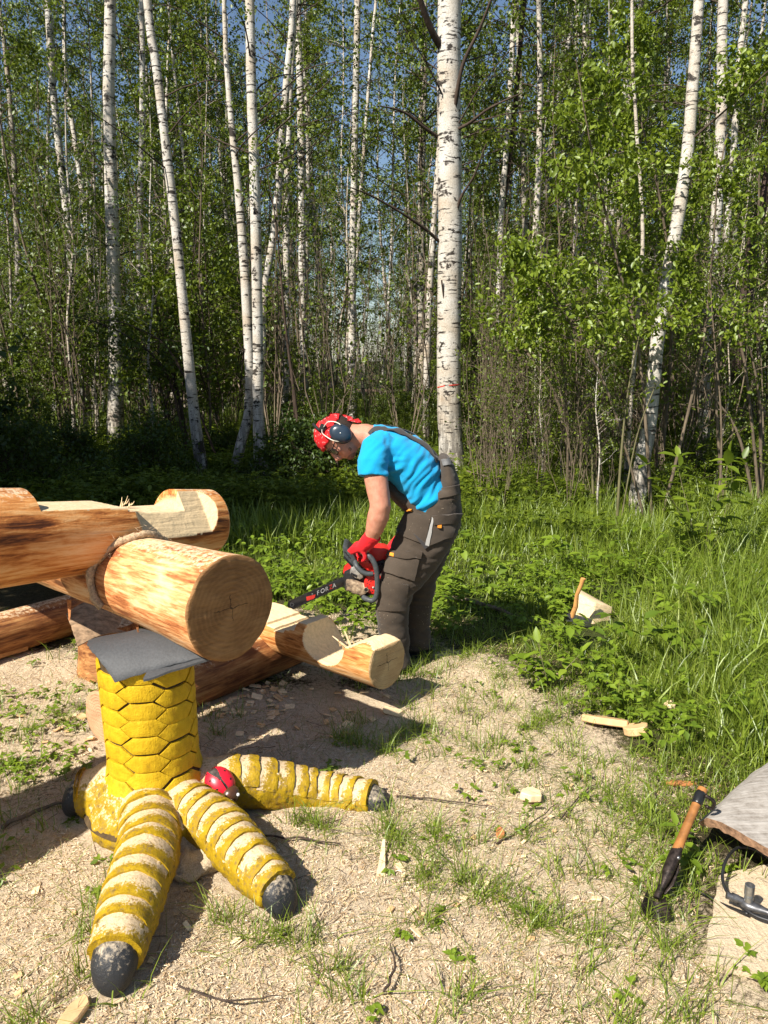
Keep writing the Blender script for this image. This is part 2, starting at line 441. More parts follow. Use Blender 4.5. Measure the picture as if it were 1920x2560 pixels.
# ------------------------------------------------------------------ logs
def make_log(name, p0, p1, r0, r1, mat, emat, cut=None, ns=240, nt=84, seed=0, lump=0.012, off=0.0, taper=0.0):
    """p0: the sawn end that shows. Local frame: x along the log, z up."""
    ax = (p1 - p0); L = ax.length; xa = ax.normalized()
    ya = Vector((0, 0, 1)).cross(xa).normalized(); za = xa.cross(ya)
    M = Matrix((xa, ya, za)).transposed().to_4x4(); M.translation = p0
    s = np.concatenate([np.linspace(0, 0.9, int(ns * 0.7)), np.linspace(0.9, L, int(ns * 0.3) + 1)[1:]]) if L > 1.2 else np.linspace(0, L, ns)
    th = np.linspace(0, 2 * np.pi, nt, endpoint=False)
    S, T = np.meshgrid(s, th, indexing='ij')
    R = r0 + (r1 - r0) * S / L
    R = R * (1 + (fbm(np.cos(T) * 1.3 + 9 + seed, S * 1.6 + seed + np.sin(T) * 1.3, 1.3) - 0.5) * lump * 7 + (fbm(np.cos(T) * 5 + 20, S * 3 + seed + np.sin(T) * 5, 1.5) - 0.5) * 0.022)
    R = R * (1 - taper * np.clip(S / 0.62, 0, 1))
    R = off * np.cos(T) + np.sqrt(np.maximum(R ** 2 - (off * np.sin(T)) ** 2, 1e-6))
    C = np.zeros_like(R)
    if cut:
        lim = cut(S, np.cos(T), np.sin(T)) + (fbm(S * 30 + 40, T * 6 + 9, 1.0) - 0.5) * 0.004
        C = (lim < R).astype(float); R = np.maximum(np.minimum(R, lim), 0.012)
    V = np.stack([S, R * np.sin(T), R * np.cos(T) - off], -1)
    n0, n1_ = V.shape[:2]
    ii = np.arange(n0 * n1_).reshape(n0, n1_); jn = np.roll(ii, -1, axis=1)
    Q = np.stack([ii[:-1], ii[1:], jn[1:], jn[:-1]], -1).reshape(-1, 4)
    Vf = np.concatenate([V.reshape(-1, 3), [[L, 0, 0]]]); c = len(Vf) - 1
    T3 = [(ii[-1, i], c, ii[-1, (i + 1) % n1_]) for i in range(n1_)]
    me = npmesh(name, Vf, tris=T3, quads=Q, smooth=True, attr={'cut': np.concatenate([C.ravel(), [1.0]])})
    me.set_sharp_from_angle(angle=math.radians(42))
    o = link(name, me, mat); o.matrix_world = M
    # sawn face: rings of quads, a little uneven, its rim standing on the log's own outline
    ring = V[0]; EV = []; rr = [1, 0.985, 0.9, 0.75, 0.6, 0.45, 0.3, 0.15]
    for q_, f in enumerate(rr):
        for i in range(n1_):
            a = th[i]; p = np.array([0, ring[i][1] * f, (ring[i][2] + off) * f - off])
            EV.append((-0.0 if q_ == 0 else -0.004 - 0.004 * noise.noise(Vector((p[1] * 25 + seed, p[2] * 25, 0))), p[1], p[2]))
    EV.append((-0.004, 0, -off)); EQ = []; ET = []
    for q_ in range(len(rr) - 1):
        for i in range(n1_):
            a, b = q_ * n1_ + i, q_ * n1_ + (i + 1) % n1_
            EQ.append((a, b, b + n1_, a + n1_))
    k0 = (len(rr) - 1) * n1_
    for i in range(n1_): ET.append((k0 + i, k0 + (i + 1) % n1_, len(EV) - 1))
    link('end_face', npmesh('end_face', EV, tris=ET, quads=EQ, smooth=True), emat, o, world=False)
    return o
AX_A = Vector((-0.76, 0.65, 0)).normalized(); AX_B = Vector((0.68, 0.733, 0)).normalized()
warm = [(0.32, (0.09, 0.028, 0.01)), (0.41, (0.32, 0.105, 0.025)), (0.5, (0.54, 0.22, 0.06)), (0.6, (0.67, 0.36, 0.14)), (0.76, (0.74, 0.5, 0.27))]
pale = [(0.34, (0.22, 0.065, 0.022)), (0.44, (0.48, 0.18, 0.06)), (0.53, (0.66, 0.34, 0.14)), (0.62, (0.75, 0.47, 0.25)), (0.8, (0.78, 0.56, 0.34))]
dark = [(0.3, (0.06, 0.022, 0.01)), (0.45, (0.19, 0.07, 0.025)), (0.58, (0.34, 0.15, 0.05)), (0.75, (0.5, 0.28, 0.11))]
M_LA = log_mat('peeled_pine_pale', pale, seed=3.0)
M_LB = log_mat('peeled_pine_warm', warm, seed=11.0, cutc=(0.66, 0.5, 0.29))
M_LD = log_mat('peeled_pine_orange', [(p - 0.03, c) for p, c in warm], seed=23.0)
M_LE = log_mat('peeled_pine_dark', dark, seed=31.0)
M_EA = end_mat('sawn_end_brown', (0.42, 0.22, 0.085), (0.14, 0.058, 0.018), 120)
M_ED = end_mat('sawn_end_tan', (0.62, 0.43, 0.22), (0.34, 0.2, 0.08), 210)
M_EP = end_mat('sawn_end_pink', (0.55, 0.34, 0.2), (0.36, 0.2, 0.1), 160, False)

CA = Vector((-0.50, 2.40, 0.806)); RA = 0.178
logA = make_log('peeled_log', CA, CA + AX_A * 3.3, RA * 0.99, RA * 0.97, M_LA, M_EA, seed=1, lump=0.012, taper=0.14)
tag(logA, 'thick pale log with brown sawn end facing the viewer, resting on the yellow post', 'log', 'peeled pine logs')

# crossing log: a saddle cut out of its top, its near flank hewn thin beside the saddle
B0 = P(522, 1303, 3.20); B1 = P(-330, 1372, 2.22); B1 = B0 + (B1 - B0) * 2.3
def cutB(S, ch, cl):
    lim = np.full_like(S, 9.0)
    s0, rc = 0.36, 0.2                                  # flat-bottomed saddle from s=.20 to .45
    inside = (S > 0.185) & (S < 0.47)
    hm = np.where(inside, 0.065 + 0.02 * np.clip((S - 0.36) / 0.1, 0, 1), 9.0)
    step = (S >= 0.47) & (S < 0.80)                     # shallow step beyond the saddle
    hm = np.where(step, 0.095 + 0.03 * (S - 0.47), hm)
    with np.errstate(divide='ignore', invalid='ignore'):
        lim = np.where(ch > 0.05, hm / np.maximum(ch, 0.05), lim)
        side = np.where((S > 0.03) & (S < 0.50), 0.100 + 0.12 * np.clip((S - 0.40) / 0.1, 0, 1) + 0.06 * np.clip((0.09 - S) / 0.06, 0, 1), 9.0)
        d = cl * 0.82 + ch * 0.57                     # near flank, tilted up
        lim = np.minimum(lim, np.where(d > 0.05, side / np.maximum(d, 0.05), 9.0))
    return lim
logB = make_log('peeled_log', B0, B1, 0.135, 0.243, M_LB, M_ED, cut=cutB, seed=5, lump=0.006, ns=420, nt=112)
tag(logB, 'orange brown log with saddle notch in its top, crossing the thick pale log', 'log', 'peeled pine logs')

D0 = P(967, 1655, 3.30); D1 = D0 + AX_A * 3.2
def cutD(S, ch, cl):
    rc = 0.15; s0 = 0.29; h0 = 0.095; OF = 0.075
    hm = np.where(np.abs(S - s0) < rc, h0 - np.sqrt(np.maximum(rc ** 2 - (S - s0) ** 2, 0)), 9.0)
    hm = np.where(S < 0.16, 0.082 + 0.02 * np.sin(S * 30), hm)                   # hewn flat at the end
    hm = np.where((S > s0 + rc) & (S < 0.95), 0.09 - 0.024 * (S > .69) + 0.01 * np.sin(S * 17) - 0.035 * ((S > .5) & (S < .69)) - 0.012 * ((S > .56) & (S < .63)), hm) + OF
    return np.where(ch > 0.05, hm / np.maximum(ch, 0.05), 9.0)
logD = make_log('peeled_log', D0, D1, 0.124, 0.13, M_LD, M_ED, cut=cutD, seed=9, lump=0.004, off=0.075, ns=520, nt=128)
tag(logD, 'orange log with fresh round notch near its sawn end, before the man', 'log', 'peeled pine logs')

E0 = Vector((-1.20, 3.03, 0.112)); E1 = E0 + Vector((0.62, 0.78, 0)) * 1.16
logE = make_log('peeled_log', E0, E1, 0.116, 0.122, M_LE, M_EP, seed=13)
tag(logE, 'dark peeled log lying behind the yellow post, its sawn end pink', 'log', 'peeled pine logs')
F1 = Vector((-1.80, 4.42, 0.12)); F0 = F1 - Vector((0.60, 0.80, 0)) * 2.6
logF = make_log('peeled_log', F0, F1, 0.122, 0.118, M_LE, M_EP, seed=17)
tag(logF, 'dark log lying on the ground at the left edge beyond the sawdust heap', 'log', 'peeled pine logs')
# a pale lath tacked along the foot of that log
bm = bmesh.new(); box(bm, F1 + Vector((-0.55, -0.85, -0.07)), Vector((0.36, 0.48, 0)), Vector((0.016, -0.012, 0)), Vector((0, 0, 0.03)))
tag(link('lath', bm_mesh('lath', bm), plain('lath_wood', (0.42, 0.2, 0.07), 0.7, var=0.2, scale=12)), 'narrow orange lath along the foot of the dark log at the left edge', 'lath')

# jute caulking pressed into the joint between the two big logs
bm = bmesh.new()
cj = CA + AX_A * 0.565; za = Vector((0, 0, 1)); pts = []
for k in range(34):
    a = math.radians(-118 + k * 5.6)
    rr_ = RA * 0.88 + 0.010 + 0.002 * math.sin(k * 0.9)
    pts.append(cj + AX_A * (0.035 * math.sin(k * 0.22) - 0.02) + (AX_B * -math.sin(-a) + za * math.cos(a)) * rr_)
tube(bm, pts, [0.0145 + 0.0015 * math.sin(i * 1.1) for i in range(34)], 10, 3)
me = bm_mesh('jute', bm, True)
displace(me, lambda c, n: 0.003 * noise.noise(c * 45) + 0.003 * noise.noise(c * 170))
o = link('jute_strip', me, plain('jute', (0.46, 0.33, 0.2), 0.95, var=0.25, scale=90, bump=0.9))
tag(o, 'fibrous tan jute rope strip wrapped over the thick pale log at the joint', 'jute strip')
V_, T_ = [], []
for i in range(420):                                    # loose fibres
    p = pts[rng.integers(0, 34)] + Vector(rng.normal(0, 0.012, 3)); d = Vector(rng.normal(0, 1, 3)).normalized() * rng.uniform(0.015, 0.045)
    sd = d.orthogonal().normalized() * 0.0006; b = len(V_)
    V_ += [p - sd, p + sd, p + d]; T_.append((b, b + 1, b + 2))
f_ = link('jute_fibre', npmesh('jute_fibre', V_, tris=T_), o.data.materials[0], o); f_['kind'] = 'stuff'

# splinters and bark shreds on the logs
def splinter_bm(bm, p, d, up, L, wd, curl=0.3):
    s = d.cross(up).normalized(); pv = None
    for i in range(5):
        t = i / 4; c = p + d * L * t + up * (curl * L * t * t); w_ = wd * (1 - 0.7 * t) / 2
        r = [bm.verts.new(c - s * w_), bm.verts.new(c + s * w_), bm.verts.new(c + s * w_ - up * 0.003), bm.verts.new(c - s * w_ - up * 0.003)]
        if pv:
            for k in range(4): bm.faces.new((pv[k], pv[(k + 1) % 4], r[(k + 1) % 4], r[k]))
        pv = r
FRESH = plain('fresh_pine', (0.76, 0.58, 0.35), 0.75, var=0.1, scale=40, bump=0.3)
BARKY = plain('inner_bark', (0.42, 0.17, 0.06), 0.8, var=0.25, scale=50, bump=0.3)
def splinters(par, specs, mat, name):
    for p, d, up, L, wd, cu in specs:
        bm = bmesh.new(); splinter_bm(bm, p, d.normalized(), up.normalized(), L, wd, cu)
        link(name, bm_mesh(name, bm), mat, par)
splinters(logD, [(P(900 + i * 4, 1615 + (i % 3) * 5, 3.44), Vector((random.uniform(-1, 1), random.uniform(-.5, .5), random.uniform(.5, 1.6))), Vector((0.3, -1, 0.3)), random.uniform(0.03, 0.11), 0.012, random.uniform(-0.4, 0.5)) for i in range(-12, 2, 2)], FRESH, 'splinter')
sa = []
for i in range(5):
    a = math.radians(200 + random.uniform(-45, 45)); s_ = random.uniform(0.12, 0.4) if i < 7 else 0.01
    sa.append((CA + AX_A * s_ + (AX_B * math.sin(a) + za * math.cos(a)) * RA, Vector((random.uniform(-.3, .6), random.uniform(-.6, .2), -1.2)), Vector((0, -1, 0.1)), random.uniform(0.015, 0.055), 0.009, random.uniform(-.9, .9)))
splinters(logA, sa, BARKY, 'bark_shred')
splinters(logB, [(P(300 + i * 4.5, 1268 - (i % 4) * 3, 2.98), Vector((random.uniform(-.2, 1), 0.2, random.uniform(0.2, 1))), Vector((0, -0.3, 1)), random.uniform(0.012, 0.028), 0.006, 0.6) for i in range(7)], FRESH, 'splinter')
splinters(logA, [(P(172, 1500, 3.3), Vector((0.02, 0, -1)), Vector((0, -1, 0)), 0.09, 0.02, 0.2)], BARKY, 'bark_shred')

# ------------------------------------------------------------------ roofing felt on the post
FELT = plain('grey_felt', (0.06, 0.063, 0.067), 0.6, var=0.1, scale=130, bump=0.35)
def felt(name, c4, sag, thick, nu=18, nv=18, wob=0.004, seed=0.0, bow=0.0):
    """c4: back left, back right, front right, front left; sag(s, t) lowers the sheet."""
    bm = bmesh.new(); A = []; B = []
    for j in range(nv + 1):
        for i in range(nu + 1):
            s, t = i / nu, j / nv
            p = (c4[0] * (1 - s) + c4[1] * s) * (1 - t) + (c4[3] * (1 - s) + c4[2] * s) * t
            p = p + Vector((0, 0, sag(s, t) + wob * noise.noise(Vector((s * 4 + seed, t * 4, 0)))))
            p.x -= bow * math.sin(math.pi * t) * (1 - s) ** 2
            if t == 1 or s == 0: p += Vector((0.005 * noise.noise(Vector((s * 19, t * 19, seed))), 0.006 * noise.noise(Vector((s * 23, t * 17, 3 + seed))), 0))
            A.append(bm.verts.new(p)); B.append(bm.verts.new(p - Vector((0, 0, thick))))
    W_ = nu + 1
    for j in range(nv):
        for i in range(nu):
            a = j * W_ + i
            bm.faces.new((A[a], A[a + 1], A[a + W_ + 1], A[a + W_])); bm.faces.new((B[a], B[a + W_], B[a + W_ + 1], B[a + 1]))
    rim = [i for i in range(W_)] + [j * W_ + nu for j in range(1, nv + 1)] + [nv * W_ + i for i in range(nu - 1, -1, -1)] + [j * W_ for j in range(nv - 1, 0, -1)]
    for k in range(len(rim)): bm.faces.new((A[rim[k]], B[rim[k]], B[rim[(k + 1) % len(rim)]], A[rim[(k + 1) % len(rim)]]))
    return link(name, bm_mesh(name, bm, True, 50), FELT)
o = felt('roofing_felt', [P(221, 1600, 2.50), P(452, 1556, 2.74), P(512, 1642, 2.36), P(287, 1704, 2.318)], lambda s, t: 0.24 * t * (1 - t) * (0.45 + t) * (0.66 + 0.8 * s * (1 - s)) + 0.006 * math.sin(math.pi * s), 0.004, bow=0.032)
tag(o, 'bent grey roofing felt sheet over the top of the yellow claw post, front corner drooping', 'roofing felt', 'felt sheets')
o = felt('roofing_felt', [P(372, 1660, 2.36), P(505, 1604, 2.48), P(524, 1642, 2.35), P(358, 1695, 2.29)], lambda s, t: -0.006, 0.007, 10, 8, seed=4)
tag(o, 'darker torn strip of roofing felt between the felt sheet and the log end', 'roofing felt', 'felt sheets')
c_ = [P(165, 1535, 3.75), P(262, 1500, 4.0), P(330, 1560, 3.75), P(192, 1590, 3.45)]
o = felt('bark_sheet', c_, lambda s, t: 0.03 * math.sin(math.pi * s) - 0.05 * t * t, 0.004, seed=9)
o.data.materials[0] = plain('brown_bark_slab', (0.3, 0.2, 0.12), 0.9, var=0.3, scale=25, bump=0.6)
tag(o, 'small curled brown bark sheet on a stump behind the post, under the thick log', 'bark sheet')
bm = bmesh.new(); c0 = (c_[0] + c_[2]) / 2
loft(bm, [(Vector((c0.x + 0.02, c0.y + 0.06, z)), Vector((r, 0, 0)), Vector((0, r, 0))) for z, r in ((0.0, 0.17), (0.1, 0.155), (c0.z - 0.03, 0.15))], 20)
tag(link('stump', bm_mesh('stump', bm, True, 50), M_LE), 'dark stump under the small curled bark sheet behind the post', 'stump')

# ------------------------------------------------------------------ the yellow claw foot
def yellow_mat(name, dusty, pits, lodge=False):
    m = Mat(name); v = m.coord()
    a = m.noise(v, 22, 5, 0.7); b = m.noise(v, 130, 4, 0.7); c = m.noise(m.coord((40, 40, 6)), 1.5, 4, 0.7)
    col = m.ramp(m.math('ADD', m.math('MULTIPLY', a, 0.6), m.math('MULTIPLY', c, 0.4)), [(0.3, tuple(q_ * (1 - .55 * pits) for q_ in (0.36, 0.215, 0.008))), (0.5, tuple(q_ * (1 - .48 * pits) for q_ in (0.57, 0.36, 0.01))), (0.7, tuple(q_ * (1 - .36 * pits) for q_ in (0.66, 0.44, 0.018)))])
    worn = m.ramp(m.math('ADD', m.math('MULTIPLY', b, 0.5), m.math('MULTIPLY', a, 0.5)), [(0.3 + 0.09 * pits, 1.0), (0.38 + 0.12 * pits, 0.0)])
    col = m.mix(m.math('MULTIPLY', worn, 0.45 + 0.4 * pits), col, (0.2, 0.14, 0.07))
    if pits:
        vo = m.n('TexVoronoi', {'feature': 'F1'}, Vector=m.coord((1, 1, 1)), Scale=42.0).outputs['Distance']
        col = m.mix(m.ramp(vo, [(0.16, 0.75 * pits), (0.3, 0.0)]), col, (0.1, 0.07, 0.03))
    if dusty:
        nz = m.n('SeparateXYZ', Vector=m.n('NewGeometry').outputs['Normal']).outputs[2]
        k = m.math('ADD', m.math('MULTIPLY', nz, 0.5 * dusty), m.math('ADD', m.math('MULTIPLY', a, 0.85), m.math('MULTIPLY', m.math('SUBTRACT', b, 0.5), 1.0)))
        if lodge: k = m.math('ADD', k, m.math('MULTIPLY', m.math('SUBTRACT', m.attr('lodge'), 0.31), 0.8))
        col = m.mix(m.ramp(k, [(0.78, 0.0), (0.92, 0.95)]), col, m.ramp(b, [(0.3, (0.42, 0.3, 0.17)), (0.6, (0.68, 0.52, 0.33))]))
    m.p(Base_Color=col, Roughness=0.55, Specular_IOR_Level=0.25)
    m.bump(m.math('ADD', m.math('ADD', b, a), c), 0.5, 0.006)
    return m.m
Y_POST = yellow_mat('yellow_paint', 0, 0.0); Y_FOOT = yellow_mat('yellow_paint_pitted', 1.2, 0.85); Y_SCUTE = yellow_mat('yellow_paint_dusty', 0.66, 0.75, True)
GROOVE = plain('groove_brown', (0.07, 0.045, 0.02), 0.9, var=0.2, scale=60)
CLAW = Mat('black_claw_paint')
_v = CLAW.coord(); _a = CLAW.noise(_v, 60, 5, 0.75)
_nz = CLAW.n('SeparateXYZ', Vector=CLAW.n('NewGeometry').outputs['Normal']).outputs[2]
CLAW.p(Base_Color=CLAW.mix(CLAW.ramp(CLAW.math('ADD', _a, CLAW.math('MULTIPLY', _nz, 0.34)), [(0.7, 0.0), (0.93, 0.85)]), (0.022, 0.023, 0.025), (0.55, 0.45, 0.32)), Roughness=0.42).bump(_a, 0.6, 0.006)
CLAW = CLAW.m
FC = Vector((-0.815, 2.50, 0))
foot_root = empty('claw_sculpture', FC, 'yellow carved bird leg with scaly post, four ringed toes and black claws', 'sculpture')
# post core
PR = 0.156
bm = bmesh.new()
pr_ = []
POST_TOP = 0.603
def post_c(z): return FC + Vector((0.045 * (z - 0.3) * -0.55, 0.0, z))
def post_r(z): return PR * (1.0 + 0.06 * (z - 0.4) + 0.32 * max(0, (0.25 - z) / 0.14) ** 2)
for z in np.linspace(0.05, POST_TOP, 24):
    r = post_r(z) - 0.006; pr_.append((post_c(z), Vector((r, 0, 0)), Vector((0, r, 0))))
loft(bm, pr_, 48)
link('post', bm_mesh('post', bm, True, 50), GROOVE, foot_root)
# hexagonal scales
NCOL, PITCHZ = 8, 0.0635
colw = 2 * math.pi / NCOL
def clip_poly(poly, zmin, zmax):
    for sgn, lim in ((1, zmax), (-1, -zmin)):
        out = []
        for i in range(len(poly)):
            p, q = poly[i], poly[(i + 1) % len(poly)]
            a, b = sgn * p[1] <= lim, sgn * q[1] <= lim
            if a: out.append(p)
            if a != b:
                t = (lim * sgn - p[1]) / (q[1] - p[1]); out.append((p[0] + (q[0] - p[0]) * t, lim * sgn))
        poly = out
        if len(poly) < 3: return []
    return poly
for c in range(NCOL):
    for rI in range(-1, 9):
        zc = 0.15 + rI * PITCHZ + (PITCHZ / 2 if c % 2 else 0) + random.uniform(-0.004, 0.004)
        th0 = math.radians(-90) + 0.16 + (c + 0.0) * colw
        hw, hh, nr = colw * 0.66, PITCHZ / 2, colw * 0.35
        jit = lambda: random.uniform(-0.1, 0.1)
        hexa = [(th0 - hw, zc + 0.006 * jit()), (th0 - nr * (1 + jit()), zc - hh), (th0 + nr * (1 + jit()), zc - hh), (th0 + hw, zc), (th0 + nr * (1 + jit()), zc + hh), (th0 - nr * (1 + jit()), zc + hh)]
        hexa = clip_poly(hexa, 0.13, POST_TOP + 0.004)
        if not hexa: continue
        if max(p[1] for p in hexa) - min(p[1] for p in hexa) < 0.018: continue
        # resample the outline and keep a groove round it
        dense = []
        for i in range(len(hexa)):
            p, q = hexa[i], hexa[(i + 1) % len(hexa)]
            for k in range(3): dense.append((p[0] + (q[0] - p[0]) * k / 3, p[1] + (q[1] - p[1]) * k / 3))
        mx = sum(p[0] for p in dense) / len(dense); mz = sum(p[1] for p in dense) / len(dense)
        bm = bmesh.new(); lay = []
        for f, dr, gap in ((1.0, -0.007, 0.0030), (1.0, 0.0018, 0.0034), (0.99, 0.0022, 0.0040), (0.5, 0.0022, 0.0)):
            row = []
            for (t_, z_) in dense:
                dx, dz = (t_ - mx) * PR, z_ - mz; dl = max(1e-5, math.hypot(dx, dz)); k = max(0.1, f - gap / dl)
                tt, zz = mx + (t_ - mx) * k, mz + (z_ - mz) * k
                r = post_r(zz) + dr; row.append(bm.verts.new(post_c(zz) + Vector((math.cos(tt) * r, math.sin(tt) * r, 0))))
            lay.append(row)
        r = post_r(mz) + 0.0045; ctr = bm.verts.new(post_c(mz) + Vector((math.cos(mx) * r, math.sin(mx) * r, 0)))
        n_ = len(dense)
        for a, b in zip(lay, lay[1:]):
            for i in range(n_): bm.faces.new((a[i], a[(i + 1) % n_], b[(i + 1) % n_], b[i]))
        for i in range(n_): bm.faces.new((lay[-1][i], lay[-1][(i + 1) % n_], ctr))
        link('scale', bm_mesh('scale', bm, True, 28), Y_POST, foot_root)
# foot: mound and toes, one skin
TOES = [  # (path points from the middle outwards, radii)
    ([FC + Vector((0.05, 0.01, 0.085)), FC + Vector((0.30, 0.055, 0.095)), P(800, 1985, 2.62), P(932, 2003, 2.57)], [0.10, 0.09, 0.08, 0.070]),
    ([FC + Vector((0.06, -0.06, 0.095)), G(545, 2070, 0.095), G(614, 2145, 0.08), G(694, 2230, 0.06)], [0.1, 0.086, 0.080, 0.064]),
    ([FC + Vector((-0.01, -0.06, 0.095)), G(372, 2120, 0.1), G(332, 2250, 0.088), G(288, 2396, 0.064)], [0.1, 0.096, 0.09, 0.07]),
    ([FC + Vector((-0.05, 0.0, 0.1)), FC + Vector((-0.13, 0.0, 0.1)), FC + Vector((-0.20, -0.005, 0.09)), FC + Vector((-0.268, -0.015, 0.084))], [0.115, 0.105, 0.092, 0.076]),
]
bm = bmesh.new()
ellipsoid(bm, FC + Vector((0.02, -0.03, 0.04)), Vector((0.245, 0, 0)), Vector((0, 0.22, 0)), Vector((0, 0, 0.125)), 28)
loft(bm, [(FC + Vector((0, 0, z)), Vector((r, 0, 0)), Vector((0, r, 0))) for z, r in ((0.03, 0.235), (0.10, 0.212), (0.145, 0.186), (0.18, 0.16))], 32)
toe_paths = []
for pts, rad in TOES:
    sp = smooth_path(pts, 8); rr_ = list(np.interp(np.linspace(0, 1, len(sp)), np.linspace(0, 1, len(rad)), rad))
    toe_paths.append((sp, rr_))
    rg = []
    for i, p in enumerate(sp):
        t = (sp[min(i + 1, len(sp) - 1)] - sp[max(i - 1, 0)]).normalized()
        l = Vector((0, 0, 1)).cross(t).normalized(); n_ = t.cross(l)
        rg.append((p, n_ * rr_[i], l * rr_[i]))
    loft(bm, rg, 24)
fm = remesh(bm, 0.0085, 5, 'foot')
displace(fm, lambda c, n: 0.006 * noise.noise(c * 20) + (0.008 * max(0.0, noise.noise(c * 58)) if n.z < 0.75 else 0.002 * noise.noise(c * 60)))
foot = link('foot', fm, Y_FOOT, foot_root)
def frame(sp, rr_, s):
    L = [0.0]
    for a, b in zip(sp, sp[1:]): L.append(L[-1] + (b - a).length)
    s = min(max(s, 0), L[-1] - 1e-4)
    i = next(k for k in range(len(L) - 1) if L[k + 1] > s)
    f = (s - L[i]) / (L[i + 1] - L[i]); p = sp[i].lerp(sp[i + 1], f); r = rr_[i] * (1 - f) + rr_[i + 1] * f
    t = (sp[min(i + 2, len(sp) - 1)] - sp[max(i - 1, 0)]).normalized(); l = Vector((0, 0, 1)).cross(t).normalized()
    return p, r, t, l, t.cross(l), L[-1]
for ti, ((sp, rr_), ns_, start) in enumerate(zip(toe_paths, (10, 9, 9, 3), (0.18, 0.09, 0.09, 0.2))):
    LT = frame(sp, rr_, 0)[5]; step = (LT - start) / ns_
    for k in range(ns_):
        s0 = start + (k + random.uniform(-.16, .16)) * step; ln = step * random.uniform(1.12, 1.3)
        bm = bmesh.new(); A = []; B = []; na, nl = 14, 7
        mxa = math.radians(74 + random.uniform(-5, 5))
        for j in range(nl + 1):
            for i in range(na + 1):
                a = (i / na * 2 - 1); th_ = a * mxa; bul = -0.012 * (1 - a * a) + 0.007 * noise.noise(Vector((a * 3.5, k * 5.1, ti * 7.7)))
                s_ = s0 + ln * j / nl + bul * (0.3 + 0.7 * j / nl)
                p, r, t, l, n_, _ = frame(sp, rr_, s_)
                lift = 0.0005 + 0.0095 * (j / nl) ** 1.5 * (1 - 0.6 * a ** 4) - (0.003 if j == nl else 0) + 0.004 * noise.noise(Vector((a * 4, j * .6, k * 3 + ti * 9)))
                u_ = n_ * math.cos(th_) + l * math.sin(th_)
                A.append(bm.verts.new(p + u_ * (r + lift))); B.append(bm.verts.new(p + u_ * (r - 0.012)))
        W_ = na + 1
        for j in range(nl):
            for i in range(na):
                a = j * W_ + i
                bm.faces.new((A[a], A[a + 1], A[a + W_ + 1], A[a + W_])); bm.faces.new((B[a], B[a + W_], B[a + W_ + 1], B[a + 1]))
        rim = [i for i in range(W_)] + [j * W_ + na for j in range(1, nl + 1)] + [nl * W_ + i for i in range(na - 1, -1, -1)] + [j * W_ for j in range(nl - 1, 0, -1)]
        for q_ in range(len(rim)): bm.faces.new((A[rim[q_]], B[rim[q_]], B[rim[(q_ + 1) % len(rim)]], A[rim[(q_ + 1) % len(rim)]]))
        me = bm_mesh('scute', bm, True, 50); at = me.attributes.new('lodge', 'FLOAT', 'POINT')
        half = len(me.vertices) // 2; nv_ = (na + 1) * (nl + 1)
        vals = np.array([1 - ((q_ // 2) // W_) / nl for q_ in range(len(me.vertices))], dtype=np.float32); at.data.foreach_set('value', vals)
        link('scute', me, Y_SCUTE, foot)
    p, r, t, l, n_, _ = frame(sp, rr_, LT)
    t2 = (t + Vector((0, 0, -0.25))).normalized()
    bm = bmesh.new(); rg = []
    CL = (0.08, 0.064, 0.07, 0.06)[ti]
    for f, q_ in ((-0.35, 0.86), (0, 0.86), (0.2, 0.85), (0.45, 0.8), (0.68, 0.68), (0.86, 0.49), (0.97, 0.26)):
        c_ = p + t2 * CL * f - Vector((0, 0, 0.02 * max(0, f) ** 2)); rg.append((c_, n_ * r * q_, l * r * q_))
    loft(bm, rg, 24)
    me = bm_mesh('claw', bm, True); displace(me, lambda c, n: 0.003 * noise.noise(c * 40))
    link('claw', me, CLAW, foot)
# a drift of sawdust caught between the toes
bm = bmesh.new(); c_ = (toe_paths[1][0][7] + toe_paths[2][0][7]) / 2
bmesh.ops.create_uvsphere(bm, u_segments=56, v_segments=28, radius=1)
for vv in bm.verts:
    q_ = vv.co.copy(); vv.co = Vector((c_.x + 0.02 + q_.x * 0.15, c_.y + 0.07 + q_.y * 0.19, 0.02 + q_.z * (0.07 + 0.025 * q_.y) + 0.03 * noise.noise(q_ * 2.3) + 0.012 * noise.noise(q_ * 8) + 0.006 * noise.noise(q_ * 19)))
SAWD = Mat('sawdust'); _v = SAWD.coord(); _f = SAWD.noise(_v, 240, 4, 0.75)
SAWD.p(Base_Color=SAWD.ramp(_f, [(0.28, (0.25, 0.16, 0.08)), (0.45, (0.55, 0.43, 0.28)), (0.65, (0.72, 0.6, 0.43))]), Roughness=0.95, Specular_IOR_Level=0.1).bump(SAWD.noise(_v, 90, 5, 0.8), 1.0, 0.01)
SAWD = SAWD.m
tag(link('sawdust_drift', bm_mesh('sawdust_drift', bm, True), SAWD), kind='stuff')

